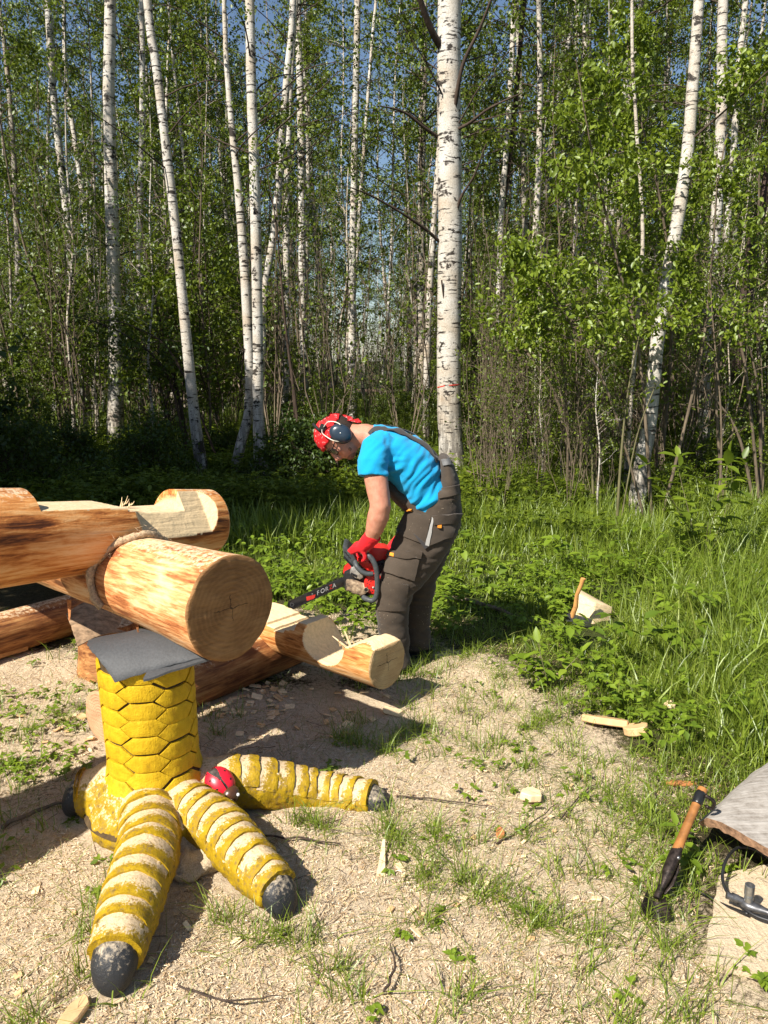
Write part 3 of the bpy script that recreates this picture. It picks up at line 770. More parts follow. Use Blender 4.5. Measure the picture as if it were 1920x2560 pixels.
# ladybird ornament lying on the foot
fb = bvh_of(foot)
h, nrm, _, _ = fb.ray_cast(Vector((0, 0, CAMH)), ray(550, 1962).normalized())
lb = empty('ladybird_ornament', h, 'small red ladybird ornament with black spots lying on the yellow foot', 'ornament')
zb = (Vector((0, 0, 1)) * 0.75 + Vector((0.15, -0.6, 0))).normalized()
hb = Vector((0.62, -0.5, -0.35)); hb = (hb - zb * hb.dot(zb)).normalized(); sb = zb.cross(hb)
RED = plain('ladybird_red', (0.62, 0.012, 0.03), 0.35, var=0.08, scale=40, spec=0.5); BLK = plain('ladybird_black', (0.015, 0.012, 0.01), 0.4); HEADB = plain('ladybird_brown', (0.07, 0.03, 0.014), 0.3, spec=0.5); WHT = plain('eye_white', (0.8, 0.8, 0.78), 0.4)
c0 = h + zb * 0.026
def shell_pt(a, e, ra=0.058, rb=0.046, rz=0.036):   # a: round, e: up
    return c0 + hb * (ra * math.cos(a) * math.cos(e)) + sb * (rb * math.sin(a) * math.cos(e)) + zb * (rz * math.sin(e))
for sgn in (1, -1):
    bm = bmesh.new(); rows = []
    for j in range(9):
        e = math.radians(-12 + j * 12.2)
        rows.append([bm.verts.new(shell_pt(sgn * math.radians(2 + i * (17.4 - 0.35 * j)), e) + sb * sgn * 0.003) for i in range(11)])
    for a, b in zip(rows, rows[1:]):
        for i in range(10): bm.faces.new((a[i], a[i + 1], b[i + 1], b[i]))
    me = bm_mesh('wing_case', bm, True)
    link('wing_case', me, RED, lb)
bm = bmesh.new(); ellipsoid(bm, c0 - zb * 0.004, hb * 0.056, sb * 0.043, zb * 0.032, 20); link('body', bm_mesh('body', bm, True), plain('ladybird_body', (0.06, 0.05, 0.045), 0.5, var=.4, scale=60), lb)
bm = bmesh.new(); ellipsoid(bm, c0 + hb * 0.058 + zb * 0.0, hb * 0.03, sb * 0.034, zb * 0.029, 18); hd = link('head', bm_mesh('head', bm, True), HEADB, lb)
for a, e in ((0.6, 0.35), (1.3, 0.3), (2.0, 0.35), (2.7, 0.3), (1.0, 0.75), (1.9, 0.8), (-0.6, 0.35), (-1.3, 0.3), (-2.0, 0.35), (-2.6, 0.4), (-1.0, 0.75), (-2.0, 0.8), (-1.5, 0.05), (-0.9, 0.0), (-2.2, 0.0)):
    p = shell_pt(a, e); n_ = (p - c0).normalized(); t = n_.orthogonal().normalized()
    bm = bmesh.new(); ellipsoid(bm, p + n_ * 0.0005, t * 0.0052, n_.cross(t) * 0.0052, n_ * 0.0018, 10); link('spot', bm_mesh('spot', bm, True), BLK, lb)
for sgn in (1, -1):
    bm = bmesh.new(); ellipsoid(bm, c0 + hb * 0.08 + sb * sgn * 0.016 + zb * 0.015, hb * 0.006, sb * 0.006, zb * 0.006, 10); link('eye', bm_mesh('eye', bm, True), WHT, hd)
# ------------------------------------------------------------------ trees
def tubes_np(paths, n=5):
    """paths: list of (pts (k,3), radii (k,)). returns V, Q of open tubes."""
    Vs, Qs, off = [], [], 0
    ang = np.linspace(0, 2 * np.pi, n, endpoint=False); ca, sa_ = np.cos(ang), np.sin(ang)
    for pts, r in paths:
        pts = np.asarray(pts, float); r = np.asarray(r, float); k = len(pts)
        t = np.gradient(pts, axis=0); t /= np.linalg.norm(t, axis=1, keepdims=True) + 1e-9
        ref = np.array([0.0, 0, 1]) if abs(t[0, 2]) < 0.9 else np.array([1.0, 0, 0])
        a = np.cross(t, ref); a /= np.linalg.norm(a, axis=1, keepdims=True) + 1e-9; b = np.cross(t, a)
        V = pts[:, None] + r[:, None, None] * (a[:, None] * ca[None, :, None] + b[:, None] * sa_[None, :, None])
        Vs.append(V.reshape(-1, 3)); ii = off + np.arange(k * n).reshape(k, n); jn = np.roll(ii, -1, 1)
        Qs.append(np.stack([ii[:-1], jn[:-1], jn[1:], ii[1:]], -1).reshape(-1, 4)); off += k * n
    return np.concatenate(Vs), np.concatenate(Qs)
def unit(a): return a / (np.linalg.norm(a, axis=-1, keepdims=True) + 1e-9)
def leaves_np(B, D, L, Wd, rg, flat=0.6, six=False):
    """folded leaf blades growing from B along D."""
    n = len(B); D = unit(D)
    nrm = rg.normal(0, 1, (n, 3)) * (1 - flat); nrm[:, 2] += flat
    S = unit(np.cross(D, nrm)); N = unit(np.cross(S, D))
    L = L[:, None]; Wd = Wd[:, None]
    if not six:
        V = np.stack([B, B + D * L * 0.45 + S * Wd * 0.5 + N * Wd * 0.14, B + D * L - N * L * 0.08, B + D * L * 0.45 - S * Wd * 0.5 + N * Wd * 0.14], 1)
        b = np.arange(n)[:, None] * 4
        return V.reshape(-1, 3), np.concatenate([b + [0, 1, 2], b + [0, 2, 3]])
    V = np.stack([B, B + D * L * 0.3 + S * Wd * 0.45 + N * Wd * 0.12, B + D * L * 0.65 + S * Wd * 0.4 + N * Wd * 0.07, B + D * L - N * L * 0.12,
                  B + D * L * 0.65 - S * Wd * 0.4 + N * Wd * 0.07, B + D * L * 0.3 - S * Wd * 0.45 + N * Wd * 0.12, B + D * L * 0.5 - N * L * 0.02], 1)
    b = np.arange(n)[:, None] * 7
    return V.reshape(-1, 3), np.concatenate([b + [0, 1, 6], b + [1, 2, 6], b + [2, 3, 6], b + [6, 3, 4], b + [6, 4, 5], b + [0, 6, 5]])
def limb(p, d, L, r, rg, droop=0.25, wob=0.12, k=6):
    pts = [p]; d = unit(np.array(d, float)); st = L / (k - 1)
    for i in range(k - 1):
        d = unit(d + rg.normal(0, wob, 3) + np.array([0, 0, -droop * (i / k) ** 1.3]))
        pts.append(pts[-1] + d * st)
    return np.array(pts), np.linspace(r, r * 0.25, k)
def crown(axis, z0, z1, nl, spread, rg, leaf=0.045, nleaf=40, up=0.6, wf=0.72, droop=0.28, sub=4, az=None, lr=0.012, six=False):
    """limbs, twigs and leaves round a stem; axis(z) -> point."""
    paths, LB, LD = [], [], []
    for i in range(nl):
        z = z0 + (z1 - z0) * rg.random() ** 0.9
        a = rg.uniform(0, 2 * np.pi) if az is None else rg.uniform(*az)
        f = 1 - 0.65 * (z - z0) / max(0.1, z1 - z0)
        L = spread * f * rg.uniform(0.6, 1.15)
        pts, r = limb(axis(z), (math.cos(a), math.sin(a), up * rg.uniform(0.5, 1.5)), L, lr * (0.5 + 0.5 * f), rg, droop)
        paths.append((pts, r))
        for s in range(sub):
            q = rg.uniform(0.25, 1.0) * (len(pts) - 1.001); i0 = int(q); p = pts[i0] + (pts[i0 + 1] - pts[i0]) * (q - i0)
            d = unit(pts[i0 + 1] - pts[i0]) + rg.normal(0, 0.6, 3)
            sp, sr = limb(p, d, L * rg.uniform(0.25, 0.5), lr * 0.3, rg, droop * 1.6, 0.2, 5)
            paths.append((sp, sr))
            m_ = max(3, int(nleaf / sub)); q = rg.uniform(0.1, 1, m_) * 3.999; i0 = q.astype(int)
            P_ = sp[i0] + (sp[i0 + 1] - sp[i0]) * (q - i0)[:, None] + rg.normal(0, leaf * 0.9, (m_, 3))
            LB.append(P_); LD.append(rg.normal(0, 0.7, (m_, 3)) + np.array([0, 0, -0.45]))
    B = np.concatenate(LB); D = np.concatenate(LD); n = len(B); L = leaf * rg.uniform(0.65, 1.3, n)
    return paths, leaves_np(B, D, L, L * wf, rg, six=six)
def trunk_mesh(name, pts, rad, n=12, seed=0, lump=0.06):
    sp = np.array([list(p) for p in smooth_path([Vector(p) for p in pts], 7)]); rr_ = np.interp(np.linspace(0, 1, len(sp)), np.linspace(0, 1, len(rad)), rad)
    V, Q = tubes_np([(sp, rr_)], n)
    c = np.repeat(sp, n, axis=0)
    k = 1 + lump * 2 * (fbm(V[:, 2] * 2.5 + seed, (V[:, 0] + V[:, 1]) * 6 + seed, 1.5) - 0.5) + lump * 1.2 * (fbm(V[:, 2] * 13 + seed, (V[:, 0] - V[:, 1]) * 14, 1.0) - 0.5)
    return npmesh(name, c + (V - c) * k[:, None], quads=Q, smooth=True)
def axis_fn(pts):
    pts = np.array([list(p) for p in pts]); o = np.argsort(pts[:, 2]); pts = pts[o]
    return lambda z: np.array([np.interp(z, pts[:, 2], pts[:, 0]), np.interp(z, pts[:, 2], pts[:, 1]), z])
def dist_of(v): return CAMH / math.tan(PITCH + math.atan((v - 1280) / FPX))

def birch(px, wpx, label, d=None, crown_spec=None, forks=(), leafmat=None, top=13.0, mark=False, seed=0, group='birches at the edge of the wood', mat=None):
    """px: picture points of the stem from base up; wpx: widths there."""
    rg = np.random.default_rng(1000 + seed)
    d = d or dist_of(px[0][1])
    pts = [P(u, v, d) for u, v in px]
    k = (d * CP) / FPX
    rad = [max(0.012, w_ * k / 2) for w_ in wpx]
    base = pts[0].copy(); base.z = ground_z(base.x, base.y) if d < 6 else gz(np.array([base.x]), np.array([base.y]))[0]
    pts[0] = Vector((base.x, base.y, base.z - 0.12)); rad[0] *= 1.18
    t = (pts[-1] - pts[-2]).normalized(); t = (t + Vector((0, 0, 1.0))).normalized(); z = pts[-1].z
    if top > z + 1:
        e = pts[-1]
        pts += [e + t * (top - z) * 0.5 / t.z, e + t * (top - z) / t.z]; rad += [rad[-1] * 0.6, 0.012]
    root = empty('birch_tree', (base.x, base.y, base.z), label, 'tree', group)
    # even spacing for the spline's radii
    sp = smooth_path(pts, 6); L = [0]
    for a, b in zip(sp, sp[1:]): L.append(L[-1] + (b - a).length)
    Ls = [L[i * 6] for i in range(len(pts))]
    rs = np.interp(np.linspace(0, 1, len(sp)), np.linspace(0, 1, len(sp)), np.interp(L, Ls, rad))
    V, Q = tubes_np([(np.array([list(p) for p in sp]), rs)], 14)
    c = np.repeat(np.array([list(p) for p in sp]), 14, axis=0)
    kk = 1 + 0.10 * (fbm(V[:, 2] * 2.5 + seed, (V[:, 0] + V[:, 1]) * 6 + seed, 1.5) - 0.5) + 0.07 * (fbm(V[:, 2] * 14 + seed, (V[:, 0] - V[:, 1]) * 16, 1.0) - 0.5)
    tr = link('trunk', npmesh('trunk', c + (V - c) * kk[:, None], quads=Q, smooth=True), mat or BARK, root)
    ax = axis_fn(pts)
    paths = []
    for f in forks:                                        # limbs traced one by one: points, widths, extra depth
        q = [P(u, v, d + f[2] * i / max(1, len(f[0]) - 1)) for i, (u, v) in enumerate(f[0])]
        s2 = smooth_path(q, 5); r2 = np.interp(np.linspace(0, 1, len(s2)), np.linspace(0, 1, len(f[1])), f[1]) * k / 2
        paths.append((np.array([list(p) for p in s2]), r2))
    cs = dict(z0=3.2, z1=top - 0.5, nl=26, spread=1.7, leaf=0.05, nleaf=70)
    cs.update(crown_spec or {})
    p2, (LV, LT) = crown(ax, rg=rg, **cs)
    V, Q = tubes_np(paths + p2, 5)
    link('branches', npmesh('branches', V, quads=Q, smooth=True), TWIG, root)['kind'] = 'stuff'
    link('crown', npmesh('crown', LV, tris=LT), leafmat or LEAF, root)['kind'] = 'stuff'
    return root, tr
# the stems one can follow in the picture, left to right
birch([(222, 1075), (205, 900), (185, 723), (165, 521), (136, 260), (119, 0)], [20, 19, 18, 18, 16, 15], 'leaning slender birch furthest left, its foot hidden in dark shrubs', 17.5, seed=1)
birch([(240, 1090), (229, 723), (214, 550), (191, 376), (165, 190), (159, 0)], [13, 12, 12, 11, 10, 9], 'thin birch leaning just right of the leftmost leaning birch', 19.5, seed=2)
birch([(287, 1130), (289, 868), (281, 579), (272, 231), (275, 0)], [40, 33, 32, 27, 25], 'stout upright birch with dark furrowed foot in the left shade', 13.4, seed=3)
birch([(355, 1100), (350, 752), (350, 521), (356, 290), (354, 0)], [17, 15, 15, 14, 12], 'thin upright birch between the stout left birch and the long leaning one', 16, seed=4)
birch([(395, 880), (393, 492), (370, 260), (362, 60)], [9, 9, 8, 7], 'very thin birch stem behind the long leaning birch', 24, seed=5)
birch([(514, 1215), (487, 1050), (457, 752), (440, 579), (416, 376), (390, 160), (368, 0)], [30, 28, 24, 23, 21, 20, 19], 'long smooth birch leaning left, with its white foot in dark grass', 10.4, dict(nl=18), seed=6)
birch([(576, 1227), (602, 1110), (625, 1000), (616, 752), (598, 500), (582, 347), (566, 150), (560, 0)], [27, 26, 25, 24, 19, 15, 12, 10], 'birch with crooked foot bending right, crossing behind the straight birch', 10.2, dict(nl=18), seed=7)
birch([(654, 1227), (645, 1000), (645, 868), (637, 463), (628, 200), (624, 0)], [33, 27, 26, 25, 23, 22], 'straight birch beside the crooked one, left of the man', 10.0, dict(nl=18), seed=8)
birch([(652, 1150), (655, 900), (662, 723), (689, 550), (717, 200), (733, 0)], [15, 17, 18, 18, 17, 15], 'birch with cream bark leaning right behind the straight birch', 12.5, seed=9)
birch([(767, 1100), (758, 868), (755, 579), (752, 290), (744, 0)], [22, 19, 18, 17, 15], 'upright birch standing above and left of the man\'s red bandana', 15, seed=10)
birch([(882, 1050), (880, 752), (885, 463), (894, 0)], [20, 18, 17, 15], 'slim birch rising directly behind the man\'s head', 17, seed=11)
birch([(842, 1050), (880, 800), (905, 440), (932, 87), (940, 0)], [9, 9, 9, 7, 7], 'thin pale birch leaning right close to the slim birch behind the head', 20, seed=12)
T13, T13tr = birch([(1140, 1205), (1126, 1100), (1122, 915), (1125, 549), (1122, 200), (1124, 0)], [66, 62, 60, 58, 56, 54], 'thickest birch, right behind the bent man, with a thin red mark', 10.0,
      dict(nl=22, spread=2.0), [([(1112, 130), (1085, 90), (1060, 30), (1038, -40)], [20, 17, 15, 12], -0.4), ([(1126, 330), (1140, 250), (1158, 160), (1200, 70), (1235, -20)], [13, 11, 9, 7, 5], -0.5), ([(1128, 330), (1170, 310), (1225, 270), (1300, 235)], [8, 7, 6, 3], -0.6),
      ([(1100, 345), (1062, 320), (1010, 280), (950, 265)], [9, 8, 6, 3], -0.4), ([(1105, 610), (1060, 570), (1000, 530), (930, 490), (880, 470)], [9, 8, 6, 5, 3], -0.7), ([(1130, 590), (1150, 500), (1185, 440), (1215, 360)], [8, 7, 5, 3], -0.4), ([(1130, 880), (1125, 830), (1112, 760), (1104, 700)], [6, 5, 5, 4], -0.16)], seed=13)
birch([(1222, 1098), (1233, 900), (1246, 763), (1253, 549), (1271, 305), (1286, 0)], [16, 15, 14, 14, 13, 12], 'slender birch with a twin stem just right of the thickest birch', 15, None, [([(1256, 560), (1285, 300), (1300, 130), (1310, 0)], [10, 12, 12, 11], 0.3)], seed=14)
birch([(1350, 1060), (1352, 854), (1359, 549), (1387, 293), (1427, 73), (1437, 0)], [14, 13, 12, 12, 10, 9], 'thin birch arching right behind the leafy willow', 17, seed=15)
birch([(1415, 1098), (1430, 915), (1437, 732), (1446, 488), (1458, 244), (1467, 0)], [20, 18, 17, 16, 15, 15], 'birch with pale stem rising through the willow leaves', 14.5, seed=16)
birch([(1500, 1000), (1497, 850), (1488, 610), (1476, 420)], [16, 15, 14, 12], 'short grey birch stem in the shade behind the willow', 19, seed=17)
birch([(1555, 1330), (1575, 1037), (1594, 793), (1607, 580), (1590, 300), (1580, 0)], [12, 11, 10, 9, 8, 7], 'slim birch with a split splintered foot beside the leaning right birch', 8.6, dict(nl=10, z0=2.6), seed=18, mat=BARKF)
birch([(1589, 1290), (1606, 1150), (1622, 1068), (1643, 854), (1662, 732), (1689, 580), (1717, 397), (1732, 214), (1746, 20)], [44, 38, 36, 34, 33, 31, 29, 27, 24], 'mottled birch leaning right, with blackened bark low down', 8.0, dict(nl=16, z0=2.8), seed=19)
birch([(1753, 1200), (1760, 1037), (1769, 793), (1790, 549), (1805, 244), (1808, 0)], [32, 29, 27, 26, 25, 22], 'second white birch from the right edge, black lower stem', 10.2, dict(nl=18), seed=20)
birch([(1781, 1090), (1781, 976), (1805, 702), (1832, 400), (1846, 183), (1864, 0)], [17, 17, 16, 15, 15, 14], 'slim birch closest to the right edge, leaning away', 14, seed=21)
birch([(1838, 1110), (1843, 1000), (1862, 793), (1885, 600), (1930, 380)], [52, 42, 36, 30, 20], 'dark brown leaning willow trunk at the right edge', 11.5, dict(nl=14, z0=2.0), seed=22, mat=TWIG, leafmat=LEAFB)
# red marking thread on the thickest birch
tb = bvh_of(T13tr)
REDM = plain('red_mark', (0.55, 0.05, 0.03), 0.8, var=0.15, scale=60)
for a, b in (((1094, 968), (1112, 964)), ((1122, 963), (1150, 961))):
    conform('mark', [(a[0], a[1] - 1), (b[0], b[1] - 1), (b[0], b[1] + 1.5), (a[0], a[1] + 1.5)], tb, 0.003, REDM, T13tr, 8, 2)

# ---- background birches: a few models, copied
VAR = []
for k in range(8):
    rg = np.random.default_rng(50 + k); H = rg.uniform(11, 15); lean = rg.normal(0, 0.05, 2)
    pts = [np.array([lean[0] * z + 0.12 * math.sin(z * 0.5 + k), lean[1] * z + 0.12 * math.cos(z * 0.4 + k), z]) for z in (-0.3, 1, 2.5, 4.5, 6.5, 8.5, 10.5, H)]
    r0 = (0.045, 0.055, 0.065, 0.05, 0.08, 0.06, 0.04, 0.07)[k]
    tm = trunk_mesh('trunk', pts, [r0 * 1.25, r0, r0 * 0.93, r0 * 0.85, r0 * 0.7, r0 * 0.52, r0 * 0.32, 0.01], 8, k)
    pa, (LV, LT) = crown(axis_fn(pts), 2.8 if k % 2 else 4.0, H, 56, 1.65, rg, 0.068, 84, droop=0.32, lr=0.014, sub=5)
    V, Q = tubes_np(pa, 4)
    VAR.append((tm, npmesh('branches', V, quads=Q), npmesh('crown', LV, tris=LT), H))
for tm, bmh, cm, H in VAR:
    tm.materials.append(BARKF); bmh.materials.append(TWIG); cm.materials.append(LEAF)
def put(name, label, cat, group, meshes, loc, rz, sc, names):
    r = empty(name, loc, label, cat, group); r.rotation_euler = (0, 0, rz); r.scale = sc
    for nm, me in zip(names, meshes):
        o = bpy.data.objects.new(nm, me); COL.objects.link(o); o.parent = r
        if nm in ('branches', 'crown', 'foliage'): o['kind'] = 'stuff'
    return r
taken = []
def free(x, y, dmin):
    for a, b in taken:
        if (a - x) ** 2 + (b - y) ** 2 < dmin * dmin: return False
    taken.append((x, y)); return True
cnt = 0
for tries in range(6000):
    if cnt >= 250: break
    y = 12.5 + 46 * rng.random() ** 0.9; x = rng.uniform(-0.54 * y - 1.5, 0.54 * y + 1.5)
    u = 960 + x / y * FPX
    if y < 18 and 560 < u < 1050 and rng.random() < 0.5: continue
    if 640 < u < 1120 and y > 26 and rng.random() < 0.6: continue        # thinner where the sky shows
    if not free(x, y, 0.55 + 0.016 * y): continue
    v = VAR[rng.integers(0, 8)]; s = rng.uniform(0.85, 1.12)
    put('birch_tree', 'slender white birch crowded among its like deep in the wood', 'tree', 'crowded birches deep in the wood', v[:3], (x, y, gz(np.array([x]), np.array([y]))[0]), rng.uniform(0, 6.28), (s, s, s), ('trunk', 'branches', 'crown')); cnt += 1
# far belt closing the wood
for i in range(130):
    y = rng.uniform(60, 95); x = rng.uniform(-0.56, 0.56) * y
    if abs(x / y + 0.03) < 0.07 and rng.random() < 0.35: continue
    v = VAR[rng.integers(0, 8)]; s = rng.uniform(0.9, 1.1)
    put('birch_tree', 'far birch closing the back of the wood', 'tree', 'far birches at the back of the wood', v[:3], (x, y, 0.1), rng.uniform(0, 6.28), (s * 1.5, s * 1.5, s), ('trunk', 'branches', 'crown'))

# ---- shrubs: leafy, and brown bare-stemmed thickets
def shrub_var(seed, ns, H, spread, leafn, leaf, z0, stem_mat, leaf_m, nl=10, r=0.011, up=0.7, six=False):
    rg = np.random.default_rng(seed); paths = []; LVs, LTs, off = [], [], 0
    for s in range(ns):
        a = rg.uniform(0, 6.28); o = rg.normal(0, 0.16, 2); ln = rg.uniform(0.05, 0.38) * spread; h = H * rg.uniform(0.6, 1.1)
        pts = [np.array([o[0] + ln * math.cos(a) * (z / h) ** 1.3 * h * 0.5, o[1] + ln * math.sin(a) * (z / h) ** 1.3 * h * 0.5, z]) + rg.normal(0, 0.035, 3) for z in np.linspace(-0.1, h, 7)]
        paths.append((np.array(pts), np.linspace(r * rg.uniform(0.7, 1.4), 0.003, 7)))
        pa, (LV, LT) = crown(axis_fn(pts), z0 * h, h * 0.98, nl, 0.95 * spread, rg, leaf, leafn, up=up, lr=0.006, sub=3, six=six)
        paths += pa; LVs.append(LV); LTs.append(LT + off); off += len(LV)
    V, Q = tubes_np(paths, 4)
    a = npmesh('stems', V, quads=Q, smooth=True); b = npmesh('foliage', np.concatenate(LVs), tris=np.concatenate(LTs))
    a.materials.append(stem_mat); b.materials.append(leaf_m)
    return a, b
YOUNG = []
for k in range(5):
    rg = np.random.default_rng(270 + k); Hh = rg.uniform(5, 9); ln = rg.normal(0, .06, 2)
    pts = [np.array([ln[0] * z + rg.normal(0, .05), ln[1] * z + rg.normal(0, .05), z]) for z in np.linspace(-.2, Hh, 7)]
    pa, (LV, LT) = crown(axis_fn(pts), 1.4, Hh, 26, .85, rg, .055, 40, up=.9, droop=.2, lr=.007)
    V, Q = tubes_np([(np.array([list(p) for p in smooth_path([Vector(p) for p in pts], 4)]), np.linspace(.028, .005, 25))] + pa, 5)
    a = npmesh('stems', V, quads=Q, smooth=True); b = npmesh('foliage', LV, tris=LT); a.materials.append(BARKF if k > 2 else STEM); b.materials.append(LEAF); YOUNG.append((a, b))
LEAFY = [shrub_var(200 + k, 5, 3.4, 1.0, 48, 0.056, 0.12, TWIG, LEAF, 12) for k in range(4)]
BARE = [shrub_var(220 + k, 9, 3.6, 0.8, 10, 0.05, 0.25, STEM, LEAF, 6, 0.0095, 1.5) for k in range(3)]
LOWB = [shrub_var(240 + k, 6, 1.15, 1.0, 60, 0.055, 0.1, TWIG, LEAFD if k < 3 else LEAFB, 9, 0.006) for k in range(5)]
tk2 = []
def scatter(n, fn, var, name, label, cat, group, smin, smax, dmin, mainclear=0.35):
    c = 0
    for t in range(n * 30):
        if c >= n: break
        x, y = fn()
        if any((a - x) ** 2 + (b - y) ** 2 < dmin * dmin for a, b in tk2): continue
        if 400 < 960 + x / y * FPX < 720 and y < 11.6: continue
        if 1060 < 960 + x / y * FPX < 1190 and y < 10.4: continue
        if 1540 < 960 + x / y * FPX < 1690 and y < 8.3: continue
        if 235 < 960 + x / y * FPX < 335 and y < 13.3: continue
        if name == 'leafy_shrub' and 180 < 960 + x / y * FPX < 390 and y < 13.2: continue
        tk2.append((x, y)); s = rng.uniform(smin, smax)
        put(name, label, cat, group, var[rng.integers(0, len(var))], (x, y, gz(np.array([x]), np.array([y]))[0]), rng.uniform(0, 6.28), (s, s, s * rng.uniform(0.9, 1.15)), ('stems', 'foliage')); c += 1
def reg(u0, u1, y0, y1):
    def f():
        y = rng.uniform(y0, y1); return (rng.uniform(u0, u1) - 960) / FPX * y, y
    return f
scatter(30, reg(-250, 600, 10.6, 19), LEAFY, 'leafy_shrub', 'dense leafy shrub in the shade among the left birches', 'shrub', 'shrubs among the left birches', 0.55, 1.35, 0.6)
scatter(16, reg(1180, 2150, 9.2, 17), LEAFY, 'leafy_shrub', 'green leafy shrub among the right birches', 'shrub', 'shrubs among the right birches', 0.7, 1.25, 0.8)
scatter(190, reg(-100, 2050, 11.2, 34), YOUNG, 'young_tree', 'thin young pole tree with few leaves among the birches', 'young tree', 'thin pole trees in the wood', 0.8, 1.2, 0.4)
scatter(20, reg(-200, 2100, 17, 34), LEAFY, 'leafy_shrub', 'leafy understorey shrub further back in the wood', 'shrub', 'shrubs further back in the wood', 0.9, 1.5, 1.0)
scatter(26, reg(1170, 1800, 8.8, 12), BARE, 'bare_thicket', 'thicket of thin brown stems rising from the grass before the right birches', 'shrub', 'thin brown stems before the right birches', 0.6, 1.1, 0.35)
scatter(14, reg(1120, 1850, 9.0, 12.5), LEAFY, 'leafy_shrub', 'small leafy shrub at the grass edge right of the thickest birch', 'shrub', 'small shrubs at the right grass edge', 0.3, 0.6, 0.5)
scatter(12, reg(700, 1080, 11.5, 15), LEAFY, 'leafy_shrub', 'small leafy shrub behind the bent man', 'shrub', 'small shrubs behind the man', 0.3, 0.55, 0.6)
scatter(16, reg(1330, 2000, 7.2, 9.5), YOUNG, 'young_tree', 'thin leafy sapling at the right grass edge in front of the birches', 'young tree', 'saplings at the right grass edge', 0.3, 0.55, 0.35)
scatter(10, reg(1200, 1560, 7.6, 9.4), BARE, 'bare_thicket', 'low thicket of thin stems in the grass right of the man', 'shrub', 'low thickets right of the man', 0.35, 0.6, 0.35)
scatter(85, reg(100, 1950, 10.6, 26), BARE, 'bare_thicket', 'thicket of thin brown almost leafless stems', 'shrub', 'thickets of thin brown stems', 0.8, 1.3, 0.6)
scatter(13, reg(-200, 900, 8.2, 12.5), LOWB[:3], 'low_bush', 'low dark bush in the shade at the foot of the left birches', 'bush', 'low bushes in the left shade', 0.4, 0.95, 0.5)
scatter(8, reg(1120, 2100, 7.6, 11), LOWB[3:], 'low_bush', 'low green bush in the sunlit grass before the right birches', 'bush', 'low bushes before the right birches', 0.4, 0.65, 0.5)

# ---- the willow whose bright leaves hang before the right-hand stems
def traced_shrub(name, label, cat, stems, dd, leaf, nl, nleaf, spread, lm, sm, z0=0.9, seed=0, six=True, up=0.3):
    rg = np.random.default_rng(seed); paths = []; LVs, LTs, off = [], [], 0; base = None
    for px, w0, d0 in stems:
        pts = [P(u, v, d0 + dd * i * 0.12 * (1 if rg.random() < 0.5 else -1)) for i, (u, v) in enumerate(px)]
        g = pts[0]; pts[0] = Vector((g.x, g.y, ground_z(g.x, g.y) - 0.05)); base = base or pts[0]
        sp = smooth_path(pts, 5); k = d0 / FPX
        paths.append((np.array([list(p) for p in sp]), np.linspace(w0 * k / 2, 0.004, len(sp))))
        if nl:
            arr = [np.array(p) for p in sp]; top = max(p[2] for p in arr)
            pa, (LV, LT) = crown(axis_fn(pts), z0, top, nl, spread, rg, leaf, nleaf, up=up, lr=0.006, sub=5, six=six, droop=0.15, wf=0.5)
            paths += pa; LVs.append(LV); LTs.append(LT + off); off += len(LV)
    root = empty(name, base, label, cat)
    V, Q = tubes_np(paths, 6); link('stems', npmesh('stems', V, quads=Q, smooth=True), sm, root)
    if LVs: link('foliage', npmesh('foliage', np.concatenate(LVs), tris=np.concatenate(LTs)), lm, root)['kind'] = 'stuff'
    return root
traced_shrub('willow_shrub', 'sunlit willow with bright leaves hanging before the right birches', 'shrub',
    [([(1640, 1180), (1600, 900), (1540, 640), (1480, 380), (1440, 150)], 10, 7.5), ([(1650, 1180), (1680, 800), (1650, 500), (1590, 250), (1560, 40)], 10, 9.0), ([(1660, 1180), (1750, 900), (1780, 650), (1800, 420), (1860, 180)], 9, 7.7), ([(1630, 1180), (1520, 980), (1420, 800), (1330, 640)], 8, 7.3), ([(1650, 1180), (1620, 760), (1560, 420), (1500, 200)], 9, 9.2)],
    0.4, 0.06, 24, 140, 0.82, LEAFB, STEM, 1.75, 301)
traced_shrub('sapling', 'young sapling with fresh leaves leaning left beside the thickest birch', 'sapling', [([(1440, 1180), (1400, 1020), (1330, 900), (1290, 845), (1255, 820)], 12, 8.4), ([(1440, 1180), (1405, 1000), (1365, 860), (1340, 770)], 8, 8.4)], 0.2, 0.07, 7, 30, 0.3, LEAFB, STEM, 1.55, 303)
traced_shrub('brown_sapling', 'straight thin olive sapling with no leaves in front of the right thicket', 'sapling', [([(1485, 1294), (1478, 1100), (1467, 915), (1462, 700)], 8, 7.8), ([(1487, 1294), (1440, 1130), (1400, 960)], 5, 7.9)], 0.05, 0.05, 2, 6, 0.4, LEAFB, STEMG, 1.3, 305)
traced_shrub('brown_sapling', 'pale thin sapling with bare stem at the foot of the mottled birch', 'sapling', [([(1540, 1345), (1552, 1150), (1570, 980), (1600, 830)], 9, 7.0), ([(1545, 1345), (1590, 1100), (1640, 960)], 5, 7.0)], 0.05, 0.05, 2, 6, 0.4, LEAFB, STEMG, 1.3, 306)
traced_shrub('dead_branch', 'tangle of dead arching branches at the right edge', 'branch', [([(1900, 1230), (1850, 1100), (1790, 1000), (1700, 900)], 10, 7.8), ([(1910, 1230), (1860, 900), (1800, 720), (1730, 640)], 9, 7.8), ([(1820, 1200), (1790, 950), (1830, 780), (1920, 700)], 10, 8.0), ([(1905, 1230), (1900, 1020), (1870, 850), (1845, 700)], 11, 7.9)], 0.1, 0.05, 3, 8, 0.8, LEAFB, STEM, 1.0, 307)
